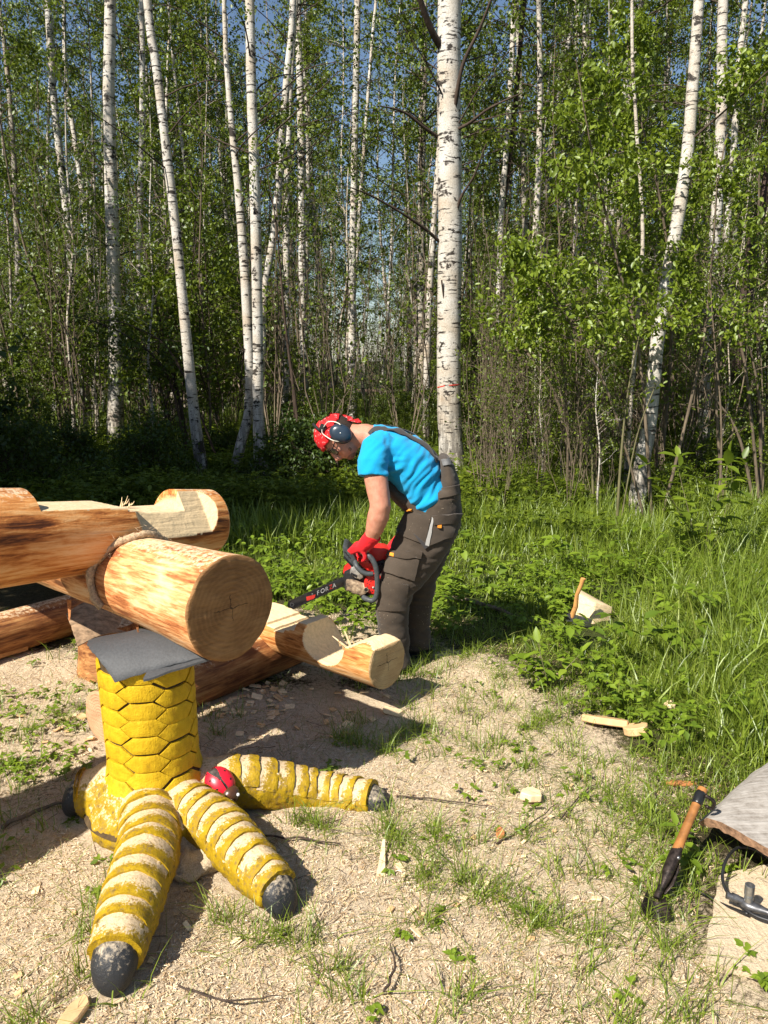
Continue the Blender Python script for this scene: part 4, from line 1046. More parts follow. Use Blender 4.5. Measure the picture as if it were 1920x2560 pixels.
traced_shrub('dark_sapling', 'dark thin sapling leaning left in front of the straight birch', 'sapling', [([(757, 1110), (735, 980), (712, 800), (690, 560), (660, 400)], 11, 11.6), ([(740, 1000), (725, 900), (690, 700)], 5, 11.6)], 0.05, 0.05, 5, 18, 0.9, LEAF, TWIG, 2.5, 308)
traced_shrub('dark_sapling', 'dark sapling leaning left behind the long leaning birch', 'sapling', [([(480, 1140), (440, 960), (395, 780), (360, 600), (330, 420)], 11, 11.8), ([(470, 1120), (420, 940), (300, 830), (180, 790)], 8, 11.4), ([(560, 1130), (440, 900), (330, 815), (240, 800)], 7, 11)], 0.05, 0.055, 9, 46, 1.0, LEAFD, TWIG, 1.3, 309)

# the broad-leaved plant in the grass at right
def broad_plant(name, label, base, H, nst, leaf, seed, mat=LEAFB, spread=0.5):
    rg = np.random.default_rng(seed); paths, B, D = [], [], []
    for s in range(nst):
        a = rg.uniform(0, 6.28); pts, r = limb(np.array(base), (math.cos(a) * spread, math.sin(a) * spread, 1), H * rg.uniform(0.7, 1.1), 0.004, rg, 0.3, 0.1, 7)
        paths.append((pts, r))
        for i in range(2, 7):
            for sd in (0, 1):
                aa = a + math.pi / 2 + sd * math.pi + rg.normal(0, 0.4) + i * 0.9
                B.append(pts[i]); D.append([math.cos(aa), math.sin(aa), rg.uniform(-0.3, 0.3)])
        B.append(pts[-1]); D.append(pts[-1] - pts[-2])
    n = len(B); L = leaf * rg.uniform(0.65, 1.2, n)
    LV, LT = leaves_np(np.array(B), np.array(D, float), L, L * 0.5, rg, 0.85, True)
    root = empty(name, base, label, 'plant')
    V, Q = tubes_np(paths, 5); link('stems', npmesh('stems', V, quads=Q), STEMG, root)
    link('leaves', npmesh('leaves', LV, tris=LT, smooth=False), mat, root)
b_ = G(1755, 1420); broad_plant('broad_leaf_plant', 'bright broad-leaved plant in the grass below the two right birches', (b_.x, b_.y, 0), 0.95, 9, 0.14, 401, spread=0.42)
b_ = G(1860, 1260); broad_plant('broad_leaf_plant', 'broad-leaved plant at the right edge behind the other one', (b_.x, b_.y, 0), 0.9, 6, 0.12, 402)

# ---- trees outside the frame at left, whose shade lies on the wood floor
SHT = []
for k in range(3):
    rg = np.random.default_rng(500 + k); H = 8.6 + k * 0.5
    pts = [np.array([0.1 * math.sin(z), 0.1 * math.cos(z), z]) for z in (-0.2, 2, 4, 6, H)]
    tm = trunk_mesh('trunk', pts, [0.14, 0.11, 0.09, 0.06, 0.01], 8, k)
    pa, (LV, LT) = crown(axis_fn(pts), 1.2, H, 110, 2.0, rg, 0.12, 110, droop=0.3, lr=0.02, sub=5)
    V, Q = tubes_np(pa, 4); b = npmesh('branches', V, quads=Q); c = npmesh('crown', LV, tris=LT)
    tm.materials.append(TWIG); b.materials.append(TWIG); c.materials.append(LEAFD); SHT.append((tm, b, c))
for i, (x, y, s) in enumerate([(-5.6, 4.4, .8), (-7.2, 3.6, 1.0), (-8.8, 4.2, 1), (-6.5, 5.8, .95), (-8.4, 6.2, 1.05), (-10.2, 5.2, 1.1), (-8.2, 2.0, .9), (-11.2, 3.0, 1.1), (-4.9, 3.4, .8), (-5.2, 5.2, .85), (-5.0, 6.6, .75), (-6.6, 2.2, .9), (-7.0, 7.6, 1.0)]):
    put('alder_tree', 'dense dark alder left of the clearing', 'tree', 'alders left of the clearing', SHT[i % 3], (x, y, 0), i * 1.3, (s, s, s * .84), ('trunk', 'branches', 'crown'))
# ------------------------------------------------------------------ the man with the chainsaw
YM = 3.90
def W(u, v, dy=0.0): return P(u, v, YM + dy)
man = empty('person', G(1010, 1680), 'man bending forward in blue t-shirt, brown work dungarees, red bandana and red gloves', 'person')
SKIN = Mat('skin'); _v = SKIN.coord(); _f = SKIN.noise(_v, 35, 4, 0.6)
SKIN.p(Base_Color=SKIN.ramp(_f, [(0.3, (0.45, 0.19, 0.12)), (0.7, (0.56, 0.27, 0.18))]), Roughness=0.5, Subsurface_Weight=0.12, Subsurface_Radius=(0.01, 0.004, 0.002)).bump(SKIN.noise(_v, 220, 3), 0.15, 0.002)
SKIN = SKIN.m
def cloth(name, c, weave=260, fade=0.1, specks=0):
    m = Mat(name); v = m.coord(); f = m.noise(v, 9, 4, 0.6); w_ = m.noise(v, weave, 2, 0.5)
    cc_ = m.ramp(m.math('ADD', m.math('MULTIPLY', f, 0.7), m.math('MULTIPLY', w_, 0.3)), [(0.3, tuple(x * (1 - fade) for x in c)), (0.7, tuple(min(1, x * (1 + fade)) for x in c))])
    if specks: cc_ = m.mix(m.ramp(m.math('ADD', m.math('MULTIPLY', m.noise(v, 120, 2, .5), .8), m.math('MULTIPLY', m.noise(v, 6, 2), .25)), [(0.70, 0.0), (0.74, specks)]), cc_, (.5, .42, .3))
    m.p(Base_Color=cc_, Roughness=0.9, Specular_IOR_Level=0.15, Sheen_Weight=0.15)
    m.bump(m.math('ADD', w_, m.math('MULTIPLY', m.noise(v, 32, 4, 0.6), 0.8)), 0.3, 0.003); return m.m
BLUE = cloth('blue_jersey', (0.008, 0.30, 0.57)); BROWN = cloth('brown_canvas', (0.06, 0.046, 0.034), fade=0.25, specks=.6); BROWN2 = cloth('brown_canvas_patch', (0.068, 0.053, 0.04), fade=0.18)
DKG = cloth('dark_webbing', (0.045, 0.042, 0.042)); REDG = cloth('red_knit', (0.6, 0.012, 0.018), 340); ORANGE = plain('orange_tab', (0.8, 0.28, 0.03), 0.7); PALEC = cloth('worn_pale_cloth', (0.35, 0.34, 0.32))
def rg_(spec):                                             # (u, v, dy, a, b)
    return rings_along([W(s[0], s[1], s[2]) for s in spec], [s[3] for s in spec], [s[4] for s in spec])
def scaled(spec, f): return [(a, b, c, d * f, e * f) for a, b, c, d, e in spec]
TORSO = [(1078, 1262, 0, .10, .160), (1062, 1225, 0, .128, .172), (1038, 1180, 0, .136, .180), (1006, 1143, 0, .130, .190), (972, 1117, 0, .108, .190), (944, 1100, 0, .083, .14), (922, 1091, 0, .066, .075)]
SLV_N = [(962, 1108, -.10, .075, .07), (940, 1125, -.165, .080, .070), (932, 1155, -.195, .077, .066), (932, 1190, -.21, .073, .064)]
SLV_F = [(966, 1110, .10, .075, .07), (966, 1125, .165, .078, .070), (976, 1155, .195, .074, .066), (990, 1188, .21, .070, .064)]
HIP = [(1108, 1222, 0, .092, .165), (1098, 1256, 0, .122, .176), (1088, 1292, 0, .142, .180), (1076, 1325, 0, .140, .172)]
BELLY = [(1078, 1285, 0, .085, .150), (1040, 1262, 0, .062, .14), (1000, 1238, 0, .045, .13), (965, 1205, 0, .03, .115)]
BACKP = [(1120, 1238, 0, .065, .165), (1120, 1205, 0, .058, .162), (1116, 1172, 0, .044, .145), (1108, 1138, 0, .024, .115)]
LEG_N = [(1082, 1300, -.085, .148, .098), (1057, 1350, -.10, .143, .102), (1033, 1395, -.11, .130, .098), (1010, 1435, -.115, .112, .092), (988, 1470, -.12, .098, .086), (980, 1520, -.12, .086, .08), (983, 1574, -.115, .08, .078), (986, 1625, -.11, .08, .078), (988, 1662, -.105, .088, .082)]
LEG_F = [(1088, 1305, .085, .125, .098), (1072, 1370, .1, .112, .096), (1052, 1440, .11, .092, .086), (1042, 1510, .112, .08, .078), (1040, 1570, .112, .074, .072), (1044, 1618, .112, .077, .074)]
ARM_N = [(950, 1112, -.15, .05, .05), (936, 1150, -.19, .056, .054), (939, 1195, -.21, .058, .055), (946, 1232, -.225, .055, .052), (951, 1264, -.235, .0515, .05), (946, 1290, -.23, .054, .05), (937, 1320, -.215, .046, .043), (928, 1345, -.19, .034, .034), (918, 1362, -.175, .030, .036), (904, 1380, -.165, .022, .034)]
ARM_F = [(960, 1116, .15, .05, .05), (982, 1160, .19, .055, .053), (1008, 1212, .21, .052, .05), (1034, 1262, .2, .047, .046), (1034, 1300, .18, .046, .043), (1016, 1338, .13, .036, .034), (996, 1360, .08, .03, .034), (990, 1376, .05, .024, .034)]
# head axes: up towards the crown, front towards the nose
hu = Vector((-0.92, 0.02, 0.38)).normalized(); hf = Vector((-0.38, -0.14, -0.92)); hf = (hf - hu * hf.dot(hu)).normalized(); hl = hf.cross(hu).normalized()
if hl.y > 0: hl = -hl                                       # hl points at the viewer
HC = W(845, 1089, 0)
def H(f, u, l=0.0): return HC + hf * f + hu * u + hl * l
bm = bmesh.new()
ellipsoid(bm, H(0, 0.01), hf * .094, hu * .100, hl * .076, 28)
ellipsoid(bm, H(.034, -.062), hf * .056, hu * .058, hl * .056, 20)           # cheeks and jaw
ellipsoid(bm, H(.062, -.100), hf * .026, hu * .022, hl * .028, 14)           # chin
ellipsoid(bm, H(.074, .012), hf * .02, hu * .014, hl * .05, 14)              # brow
for s in (1, -1):
    ellipsoid(bm, H(.06, -.028, .038 * s), hf * .026, hu * .022, hl * .022, 12)   # cheekbone
    ellipsoid(bm, H(-.012, -.015, .079 * s), hf * .017, hu * .03, hl * .01, 12)   # ear
loft(bm, rings_along([H(.088, .004), H(.1, -.02), H(.11, -.042), H(.098, -.055)], [.008, .012, .016, .012], [.009, .011, .017, .012], hl), 12)  # nose
ellipsoid(bm, H(.083, -.071), hf * .013, hu * .007, hl * .024, 12); ellipsoid(bm, H(.081, -.083), hf * .012, hu * .006, hl * .02, 12)   # lips
loft(bm, rings_along([H(-.02, -.03), W(884, 1088), W(912, 1090), W(945, 1103)], [.064, .058, .062, .075], [.058, .058, .068, .09]), 20)   # neck
loft(bm, rg_(scaled(TORSO[:-1], .86)), 24); loft(bm, rg_(scaled(HIP, .85)), 24)
loft(bm, rg_(scaled(LEG_N, .8)), 18); loft(bm, rg_(scaled(LEG_F, .8)), 18)
loft(bm, rg_(ARM_N), 18); loft(bm, rg_(ARM_F), 18)
bmesh.ops.create_uvsphere(bm, u_segments=14, v_segments=8, radius=.05, matrix=Matrix.Translation(W(953, 1266, -.23)))
bmm = remesh(bm, 0.0065, 3, 'body')
displace(bmm, lambda c, n: 0.0015 * noise.noise(c * 30))
body = link('body', bmm, SKIN, man)
# shirt
bm = bmesh.new()
loft(bm, rg_(TORSO), 32); loft(bm, rg_(SLV_N), 24); loft(bm, rg_(SLV_F), 24)
loft(bm, rg_([(1040, 1208, -.10, .07, .05), (1068, 1240, -.13, .05, .035), (1084, 1261, -.15, .02, .018)]), 16)      # tail hanging out
sm_ = remesh(bm, 0.0065, 4, 't_shirt')
fd = (W(1090, 1170) - W(985, 1235)).normalized()            # folds run from the belly up to the back
fx = Vector((1, 0, -0.85)).normalized()
ctrT = W(1040, 1200)
def folds(c, n):
    q = c - ctrT; a = q.dot(fx); b = q.dot(fd)
    amp = 0.4 + 0.8 * max(0, min(1, (q.x + 0.14) / 0.2))
    k = noise.noise(Vector((a * 24 + 2.2 * noise.noise(c * 7), b * 4.5, q.y * 6)))
    k2 = noise.noise(Vector((a * 48 + noise.noise(c * 9), b * 7 + 5, q.y * 9)))
    arm = max(0, 1 - (c - W(972, 1165, -.17)).length / 0.13)
    k3 = noise.noise(Vector((q.x * 14 + 40, q.z * 40, q.y * 10))) * arm
    return amp * (0.015 * k + 0.006 * k2) + 0.016 * k3 + 0.0025 * noise.noise(c * 14)
displace(sm_, folds)
shirt = link('t_shirt', sm_, BLUE, man)
# dark ring inside the sleeve mouth, painted shade under the hem, no real garment
bm = bmesh.new(); loft(bm, rg_([(933, 1176, -.208, .062, .056), (933, 1189, -.212, .0615, .0555)]), 24); link('sleeve_shade', bm_mesh('sleeve_shade', bm, True), DKG, man)
# dungarees
bm = bmesh.new()
for s in (HIP, BELLY, BACKP, LEG_N, LEG_F): loft(bm, rg_(s), 28)
tm_ = remesh(bm, 0.007, 4, 'dungarees')
kn = [W(985, 1470, -.12), W(1045, 1450, .11), W(1075, 1320, 0), W(985, 1640, -.1), W(1043, 1600, .11)]
def tfold(c, n):
    k = noise.noise(Vector((c.x * 9, c.y * 6, c.z * 34 + c.x * 14 + 1.5 * noise.noise(c * 6))))
    k2 = noise.noise(Vector((c.x * 14 + 7, c.y * 10, c.z * 60 - c.x * 20)))
    near = max(max(0, 1 - (c - q).length / 0.17) for q in kn)
    return (0.4 + near) * (0.010 * k + 0.004 * k2) + 0.005 * noise.noise(c * 9)
displace(tm_, tfold)
dung = link('dungarees', tm_, BROWN, man)
db = bvh_of(dung); sbv = bvh_of(shirt)
def C2(cx, cy): return (680 + cx / 2.963, 1000 + cy / 2.963)
def cq(*p): return [C2(*q) for q in p]
# pockets, flaps, tabs and seams on the near side
conform('cargo_pocket', cq((868, 1150), (1090, 1175), (1052, 1335), (838, 1270)), db, .012, BROWN2, man, 12, 10)
conform('pocket_flap', cq((882, 1118), (1112, 1122), (1096, 1176), (866, 1156)), db, .019, BROWN, man, 12, 5)
conform('hip_pocket', cq((1190, 860), (1392, 842), (1330, 1010), (1140, 1085)), db, .010, BROWN2, man, 12, 10)
conform('pocket_flap', cq((1186, 856), (1394, 838), (1372, 905), (1196, 925)), db, .016, BROWN, man, 12, 5)
conform('front_pocket', cq((985, 850), (1180, 860), (1130, 1070), (915, 985)), db, .008, BROWN, man, 12, 10)
conform('cloth_wedge', cq((1188, 862), (1196, 880), (1160, 1078), (1132, 1072)), db, .014, PALEC, man, 4, 8)
conform('tool_loop', cq((1050, 990), (1078, 1010), (1158, 1080), (1130, 1100)), db, .013, DKG, man, 8, 4)
for q in (((1222, 925), (1246, 924), (1246, 945), (1222, 946)), ((895, 1130), (922, 1134), (918, 1160), (892, 1155)), ((1014, 806), (1040, 808), (1038, 828), (1012, 826))):
    conform('tab', cq(*q), db, .021, ORANGE, man, 3, 3)
conform('waistband', cq((1236, 655), (1392, 625), (1402, 690), (1240, 730)), db, .009, BROWN2, man, 10, 5)
conform('back_patch', cq((1262, 440), (1300, 436), (1322, 480), (1275, 484)), db, .008, plain('grey_patch', (0.13, 0.13, 0.13), 0.8, var=0.2), man, 6, 4)
conform('knee_panel', cq((800, 1340), (1010, 1370), (985, 1560), (785, 1560)), db, .006, BROWN, man, 10, 10)
# straps over the back
def on(bv, u, v, lift):
    d = ray(u, v).normalized(); h, n, _, _ = bv.ray_cast(Vector((0, 0, CAMH)), d); return h + n * lift
for dy in (-.085, .075):
    path = []
    pxs = [(908, 1074), (920, 1064), (938, 1066), (970, 1063), (1000, 1073), (1035, 1091), (1066, 1110), (1090, 1132), (1103, 1146)]
    for (u, v) in pxs:
        q = W(u, v + (2 if dy < 0 else 0), dy); h, n, _, _ = sbv.ray_cast(q + Vector((0.35, 0, 0.6)), Vector((-0.5, 0, -0.86)).normalized()) if False else sbv.find_nearest(q)
        path.append(h + n * 0.006)
    path = smooth_path(path, 4); bm = bmesh.new(); rr_ = []
    for i, p in enumerate(path):
        t = (path[min(i + 1, len(path) - 1)] - path[max(i - 1, 0)]).normalized(); _, n, _, _ = sbv.find_nearest(p); l = t.cross(n).normalized(); n = l.cross(t)
        rr_.append((p, n * 0.0045, l * 0.022))
    loft(bm, rr_, 12); link('strap', bm_mesh('strap', bm, True), DKG, man)
# boots
BOOT = plain('black_boot', (0.025, 0.022, 0.02), 0.65, var=0.2, scale=40, bump=0.2)
for u, v, dy in ((986, 1650, -.11), (1042, 1612, .11)):
    a = W(u, v, dy); a.z = 0
    bm = bmesh.new(); fwd = Vector((-0.97, -0.22, 0)).normalized(); sd = Vector((0.22, -0.97, 0)).normalized(); up_ = Vector((0, 0, 1))
    loft(bm, [(a + Vector((0.0, 0, z)), fwd * ra, sd * rb) for z, ra, rb in ((0.02, .062, .047), (.07, .06, .047), (.13, .054, .05), (.2, .056, .053))], 16)
    loft(bm, [(a + fwd * x + up_ * (.02 + h), up_ * h, sd * b) for x, h, b in ((-.085, .028, .03), (-.06, .042, .042), (0, .05, .047), (.08, .045, .05), (.15, .037, .052), (.19, .028, .042), (.207, .016, .022))], 16)
    me = remesh(bm, .007, 3, 'boot'); bt = link('boot', me, BOOT, man)
    bm = bmesh.new(); n_ = 20; out = []
    for i in range(n_):
        an = 2 * math.pi * i / n_; x = math.cos(an); out.append(a + fwd * (.06 + .152 * x) + sd * ((.054 - .008 * x * (1 if x < 0 else -1)) * math.sin(an)) + up_ * 0.002)
    prism(bm, out, up_ * .026); link('sole', bm_mesh('sole', bm), plain('boot_sole', (0.012, 0.012, 0.012), 0.8), bt)
# head cover, hair, ear defenders, glasses
def shell(fr, ur, lr_, cond, name, mat, disp=None, seg=56, off=(0, .01)):
    bm = bmesh.new(); ellipsoid(bm, Vector((0, 0, 0)), Vector((1, 0, 0)), Vector((0, 1, 0)), Vector((0, 0, 1)), seg)
    bmesh.ops.delete(bm, geom=[f for f in bm.faces if not cond(f.calc_center_median())], context='FACES')
    for v_ in bm.verts:
        q = v_.co.copy(); k = 1 + (disp(q) if disp else 0); v_.co = H(off[0] + q.x * fr * k, off[1] + q.y * ur * k, q.z * lr_ * k)
    bmesh.ops.solidify(bm, geom=list(bm.faces), thickness=0.003)
    return link(name, bm_mesh(name, bm, True), mat, man)
hairM = plain('dark_hair', (0.035, 0.022, 0.015), 0.7, var=0.4, scale=200, bump=0.6)
shell(.1, .106, .081, lambda q: q.x < 0.35 - 0.2 * q.y and q.y > -0.62 + 0.75 * max(q.x + 0.3, 0) and (q.x < -.15 or q.y > .1), 'hair', hairM, lambda q: 0.02 * noise.noise(q * 14))
m = Mat('red_paisley'); _v = m.coord(); vo = m.n('TexVoronoi', {'feature': 'F1'}, Vector=_v, Scale=70.0).outputs['Distance']; nn_ = m.noise(_v, 60, 3, 0.6)
dots = m.math('MULTIPLY', m.ramp(vo, [(0.2, 0.0), (0.24, 1.0), (0.34, 1.0), (0.38, 0.0)]), m.ramp(nn_, [(0.5, 0.0), (0.56, 1.0)]))
m.p(Base_Color=m.mix(m.math('MULTIPLY', dots, 0.75), (0.5, 0.012, 0.015), (0.7, 0.45, 0.42)), Roughness=0.85).bump(m.noise(_v, 40, 4), 0.4, 0.004)
BAND = m.m
shell(.107, .113, .086, lambda q: q.y > 0.10 + 0.16 * q.x + (0.22 if q.x < -.35 else 0) and not (q.y > .35 and -.75 < q.x < -.3 and abs(q.z) < .45), 'bandana', BAND, lambda q: 0.035 * noise.noise(Vector((q.x * 3, q.y * 11, q.z * 3))) + 0.012 * noise.noise(q * 9))
def flap(pts, name='bandana_tail'):
    bm = bmesh.new(); n_ = 7; A = []; B = []
    for j in range(n_):
        for i in range(n_):
            s, t = i / (n_ - 1), j / (n_ - 1)
            p = (pts[0] * (1 - s) + pts[1] * s) * (1 - t) + (pts[3] * (1 - s) + pts[2] * s) * t
            nz = 0.007 * noise.noise(p * 30); p = p + hl * nz + hu * nz
            A.append(bm.verts.new(p)); B.append(bm.verts.new(p - hl * 0.003 + hf * .002))
    for j in range(n_ - 1):
        for i in range(n_ - 1):
            a = j * n_ + i; bm.faces.new((A[a], A[a + 1], A[a + n_ + 1], A[a + n_])); bm.faces.new((B[a], B[a + n_], B[a + n_ + 1], B[a + 1]))
    rim = [i for i in range(n_)] + [j * n_ + n_ - 1 for j in range(1, n_)] + [(n_ - 1) * n_ + i for i in range(n_ - 2, -1, -1)] + [j * n_ for j in range(n_ - 2, 0, -1)]
    for k in range(len(rim)): bm.faces.new((A[rim[k]], B[rim[k]], B[rim[(k + 1) % len(rim)]], A[rim[(k + 1) % len(rim)]]))
    link(name, bm_mesh(name, bm, True), BAND, man)
flap([W(803, 1057, -.02), W(838, 1049, .0), W(832, 1031, .02), W(826, 1031, -.01)]); flap([W(848, 1050, 0.02), W(872, 1052, 0), W(868, 1038, .03), W(855, 1036, .01)])
flap([W(868, 1050, -.03), W(893, 1057, -.02), W(907, 1056, .0), (W(896, 1046, .01))]); flap([W(858, 1046, 0.0), W(884, 1050, -.02), W(880, 1042, .03), W(862, 1038, .02)])
CUP = plain('navy_plastic', (0.02, 0.035, 0.055), 0.32, var=0.1, scale=20, spec=0.5); PAD = plain('black_foam', (0.015, 0.015, 0.016), 0.8)
for s in (1, -1):
    c = H(-.012, -.012, .098 * s)
    bm = bmesh.new(); loft(bm, [(c + hl * s * z, hf * .046 * r, hu * .058 * r) for z, r in ((-.018, .98), (-.004, 1.0), (.010, .97), (.021, .86), (.028, .66), (.031, .4), (.0305, .15))], 28)
    cup = link('ear_cup', bm_mesh('ear_cup', bm, True), CUP, man)
    bm = bmesh.new(); loft(bm, [(c + hl * s * z, hf * .049 * r, hu * .06 * r) for z, r in ((-.034, .85), (-.03, .95), (-.02, 1.0), (-.012, .96))], 28); link('cushion', bm_mesh('cushion', bm, True), PAD, cup)
    bm = bmesh.new(); ellipsoid(bm, c + hl * s * .031, hf * .004, hu * .004, hl * .002, 10); link('rivet', bm_mesh('rivet', bm, True), plain('steel', (0.6, 0.6, 0.6), 0.3, 1.0), cup)
WIRE = plain('pale_wire', (0.55, 0.5, 0.42), 0.4, 0.3)
bm = bmesh.new(); tube(bm, [W(805, 1074, -.085), W(806, 1083, -.09), W(815, 1091, -.1), W(832, 1101, -.115), W(848, 1104, -.118)], .0028, 8); tube(bm, [W(809, 1068, -.085), W(820, 1055, -.09), W(838, 1055, -.1), W(852, 1062, -.115)], .0026, 8)
link('wire_arm', bm_mesh('wire_arm', bm, True), WIRE, man)
bm = bmesh.new(); box(bm, W(806, 1069, -.07), hu * .014, hf * .018, hl * .012); bevel(bm, .004); link('hinge', bm_mesh('hinge', bm), PAD, man)
bm = bmesh.new(); tube(bm, [H(.015, .085, .075), H(.0, .125, .04), H(-.005, .135, 0), H(.0, .125, -.04), H(.015, .085, -.075)], [.007, .008, .008, .007], 8); link('headband', bm_mesh('headband', bm, True), PAD, man)
bm = bmesh.new()
for s in (1, -1):
    pts = [H(.086, -.012, .008 * s), H(.094, .004, .03 * s), H(.082, .006, .055 * s), H(.07, -.012, .066 * s), H(.078, -.034, .055 * s), H(.09, -.034, .028 * s), H(.088, -.012, .008 * s)]
    tube(bm, pts, .0022, 6, 4); tube(bm, [H(.072, -.002, .067 * s), H(.02, .0, .082 * s)], .0028, 6, 1)
gl_ = link('glasses', bm_mesh('glasses', bm, True), PAD, man)
lens = Mat('smoky_lens').p(Base_Color=(0.25, 0.25, 0.24), Roughness=0.1, Transmission_Weight=0.6, Alpha=1.0).m
for s in (1, -1):
    bm = bmesh.new(); ellipsoid(bm, H(.084, -.014, .038 * s), (hf * .8 + hl * s * -.5) * .004, hu * .021, (hl * s * .9 - hf * .4) * .03, 14); link('lens', bm_mesh('lens', bm, True), lens, gl_)
    bm = bmesh.new(); ellipsoid(bm, H(.067, -.012, .034 * s), hf * .013, hu * .012, hl * .013, 12); link('eye', bm_mesh('eye', bm, True), plain('eye_ball', (0.7, 0.68, 0.64), 0.3), man)
bm = bmesh.new()
for s in (1, -1): tube(bm, [H(.092, .012, .014 * s), H(.092, .018, .035 * s), H(.078, .014, .056 * s)], [.004, .005, .003], 6)
link('eyebrow', bm_mesh('eyebrow', bm, True), hairM, man)
me = bmesh.new(); ellipsoid(me, H(.058, -.096), hf * .034, hu * .024, hl * .036, 16); ellipsoid(me, H(.04, -.08), hf * .02, hu * .022, hl * .0575, 14)
bd = bm_mesh('stubble', me, True); link('stubble', bd, plain('stubble', (0.27, 0.13, 0.08), 0.85, var=0.35, scale=300), man)
# gloves: palm, thumb and four curled fingers each
HA, HB = W(893, 1392, -.10), W(915, 1396, -.20)              # the near hand's bar runs through here
def glove(wrist, palm_c, bar, bdir, out, curl0, mirror=1):
    """fist closed round a bar: bar point, bar direction, 'out' = from bar to knuckles."""
    bm = bmesh.new()
    bd_ = bdir.normalized(); o_ = (out - bd_ * out.dot(bd_)).normalized(); t_ = bd_.cross(o_) * mirror
    loft(bm, rings_along([wrist, wrist.lerp(palm_c, .45), palm_c, palm_c.lerp(bar + o_ * .03, .5)], [.040, .040, .036, .028], [.038, .046, .050, .047], bd_), 18)
    for i, (of, ln) in enumerate(((-.039, .94), (-.013, 1.05), (.013, 1.0), (.039, .82))):
        pts = []
        for k in range(7):
            an = curl0 - math.radians(k * 38 * ln); r = .036 + (.007 if k < 2 else 0)
            pts.append(bar + bd_ * (of + .002 * k * (-1 if of > 0 else 1) * .5) + (o_ * math.cos(an) + t_ * math.sin(an)) * r)
        tube(bm, [palm_c + bd_ * of * .8] + pts, [.016, .0155, .0148, .014, .0132, .0125, .0115, .010], 10, 3)
    th = [palm_c + bd_ * -.035, palm_c + bd_ * -.056 - o_ * .012 + t_ * .008, bar + bd_ * -.058 + t_ * .034 - o_ * .004, bar + bd_ * -.046 + t_ * .024 - o_ * .028, bar + bd_ * -.03 + t_ * .008 - o_ * .036]
    tube(bm, th, [.0165, .0155, .014, .0125, .010], 10, 4)
    loft(bm, rings_along([wrist + (wrist - palm_c).normalized() * .035, wrist], [.041, .042], [.039, .041], bd_), 18)
    me = remesh(bm, .0042, 2, 'glove'); displace(me, lambda c, n: .0016 * noise.noise(c * 45) + .001 * noise.noise(c * 120))
    return link('glove', me, REDG, man)
bar_n = W(900, 1384, -.155); glove(W(926, 1347, -.188), W(910, 1364, -.168), bar_n, Vector((-0.25, -0.95, -0.1)), Vector((-0.45, 0, 0.75)), math.radians(35))
bar_f = W(988, 1382, .0); glove(W(996, 1358, .085), W(988, 1368, .045), bar_f, Vector((-0.95, 0.1, -0.3)), Vector((0.2, -0.3, 0.8)), math.radians(35), -1)

# ------------------------------------------------------------------ chainsaw
def Z(X, Y_, dy): return P(700 + X / 5.53, 1300 + Y_ / 5.53, YM + dy)
saw = empty('chainsaw', Z(1150, 900, -.1), 'red and black chainsaw with sooty tan muffler held in the man\'s red gloves', 'chainsaw')
SBLK = plain('saw_black', (0.016, 0.016, 0.017), 0.5, var=0.3, scale=40, bump=0.2); SGREY = plain('handle_grey', (0.055, 0.062, 0.066), 0.5, var=0.15, scale=60); SRED = plain('saw_red', (0.6, 0.02, 0.015), 0.4, var=0.1, scale=30, spec=0.45)
SILV = plain('cast_metal', (0.42, 0.4, 0.37), 0.45, 0.6, var=0.25, scale=50, bump=0.4); SOOT = Mat('muffler_tan'); _v = SOOT.coord(); _f = SOOT.noise(_v, 14, 5, 0.7)
SOOT.p(Base_Color=SOOT.ramp(_f, [(0.38, (0.05, 0.04, 0.032)), (0.5, (0.28, 0.2, 0.13)), (0.62, (0.58, 0.46, 0.31))]), Roughness=0.7).bump(_f, 0.4, 0.004); SOOT = SOOT.m
def zpris(name, poly, d0, d1, mat, bev=.005, parent=None):
    bm = bmesh.new(); a = [Z(x, y, d0) for x, y in poly]; prism(bm, a, Vector((0, d1 - d0, 0)))
    if bev: bevel(bm, bev, 2)
    return link(name, bm_mesh(name, bm, True, 40), mat, parent or saw)
def ztube(name, pts, r, mat, parent=None, n=12):
    bm = bmesh.new(); tube(bm, [Z(*p) for p in pts], r, n, 6); return link(name, bm_mesh(name, bm, True), mat, parent or saw)
DB = .03
c_tip = (166, 1172); ang = math.atan2(845 - 1172, 885 - 166); px_, py_ = -math.sin(ang), math.cos(ang)
def bar_poly(hw, x1=940, tipr=None):
    out = []; tr = tipr or hw
    for k in range(13):
        a = ang + math.pi / 2 + math.pi * k / 12; out.append((c_tip[0] + math.cos(a) * tr, c_tip[1] + math.sin(a) * tr))
    ex, ey = c_tip[0] + math.cos(ang) * 800, c_tip[1] + math.sin(ang) * 800
    out.append((ex - px_ * hw, ey - py_ * hw)); out.append((ex + px_ * hw, ey + py_ * hw)); return out
bar = zpris('bar', bar_poly(56), DB, DB + .005, plain('bar_black', (0.013, 0.013, 0.014), 0.35, var=0.3, scale=25, spec=0.5), .001)
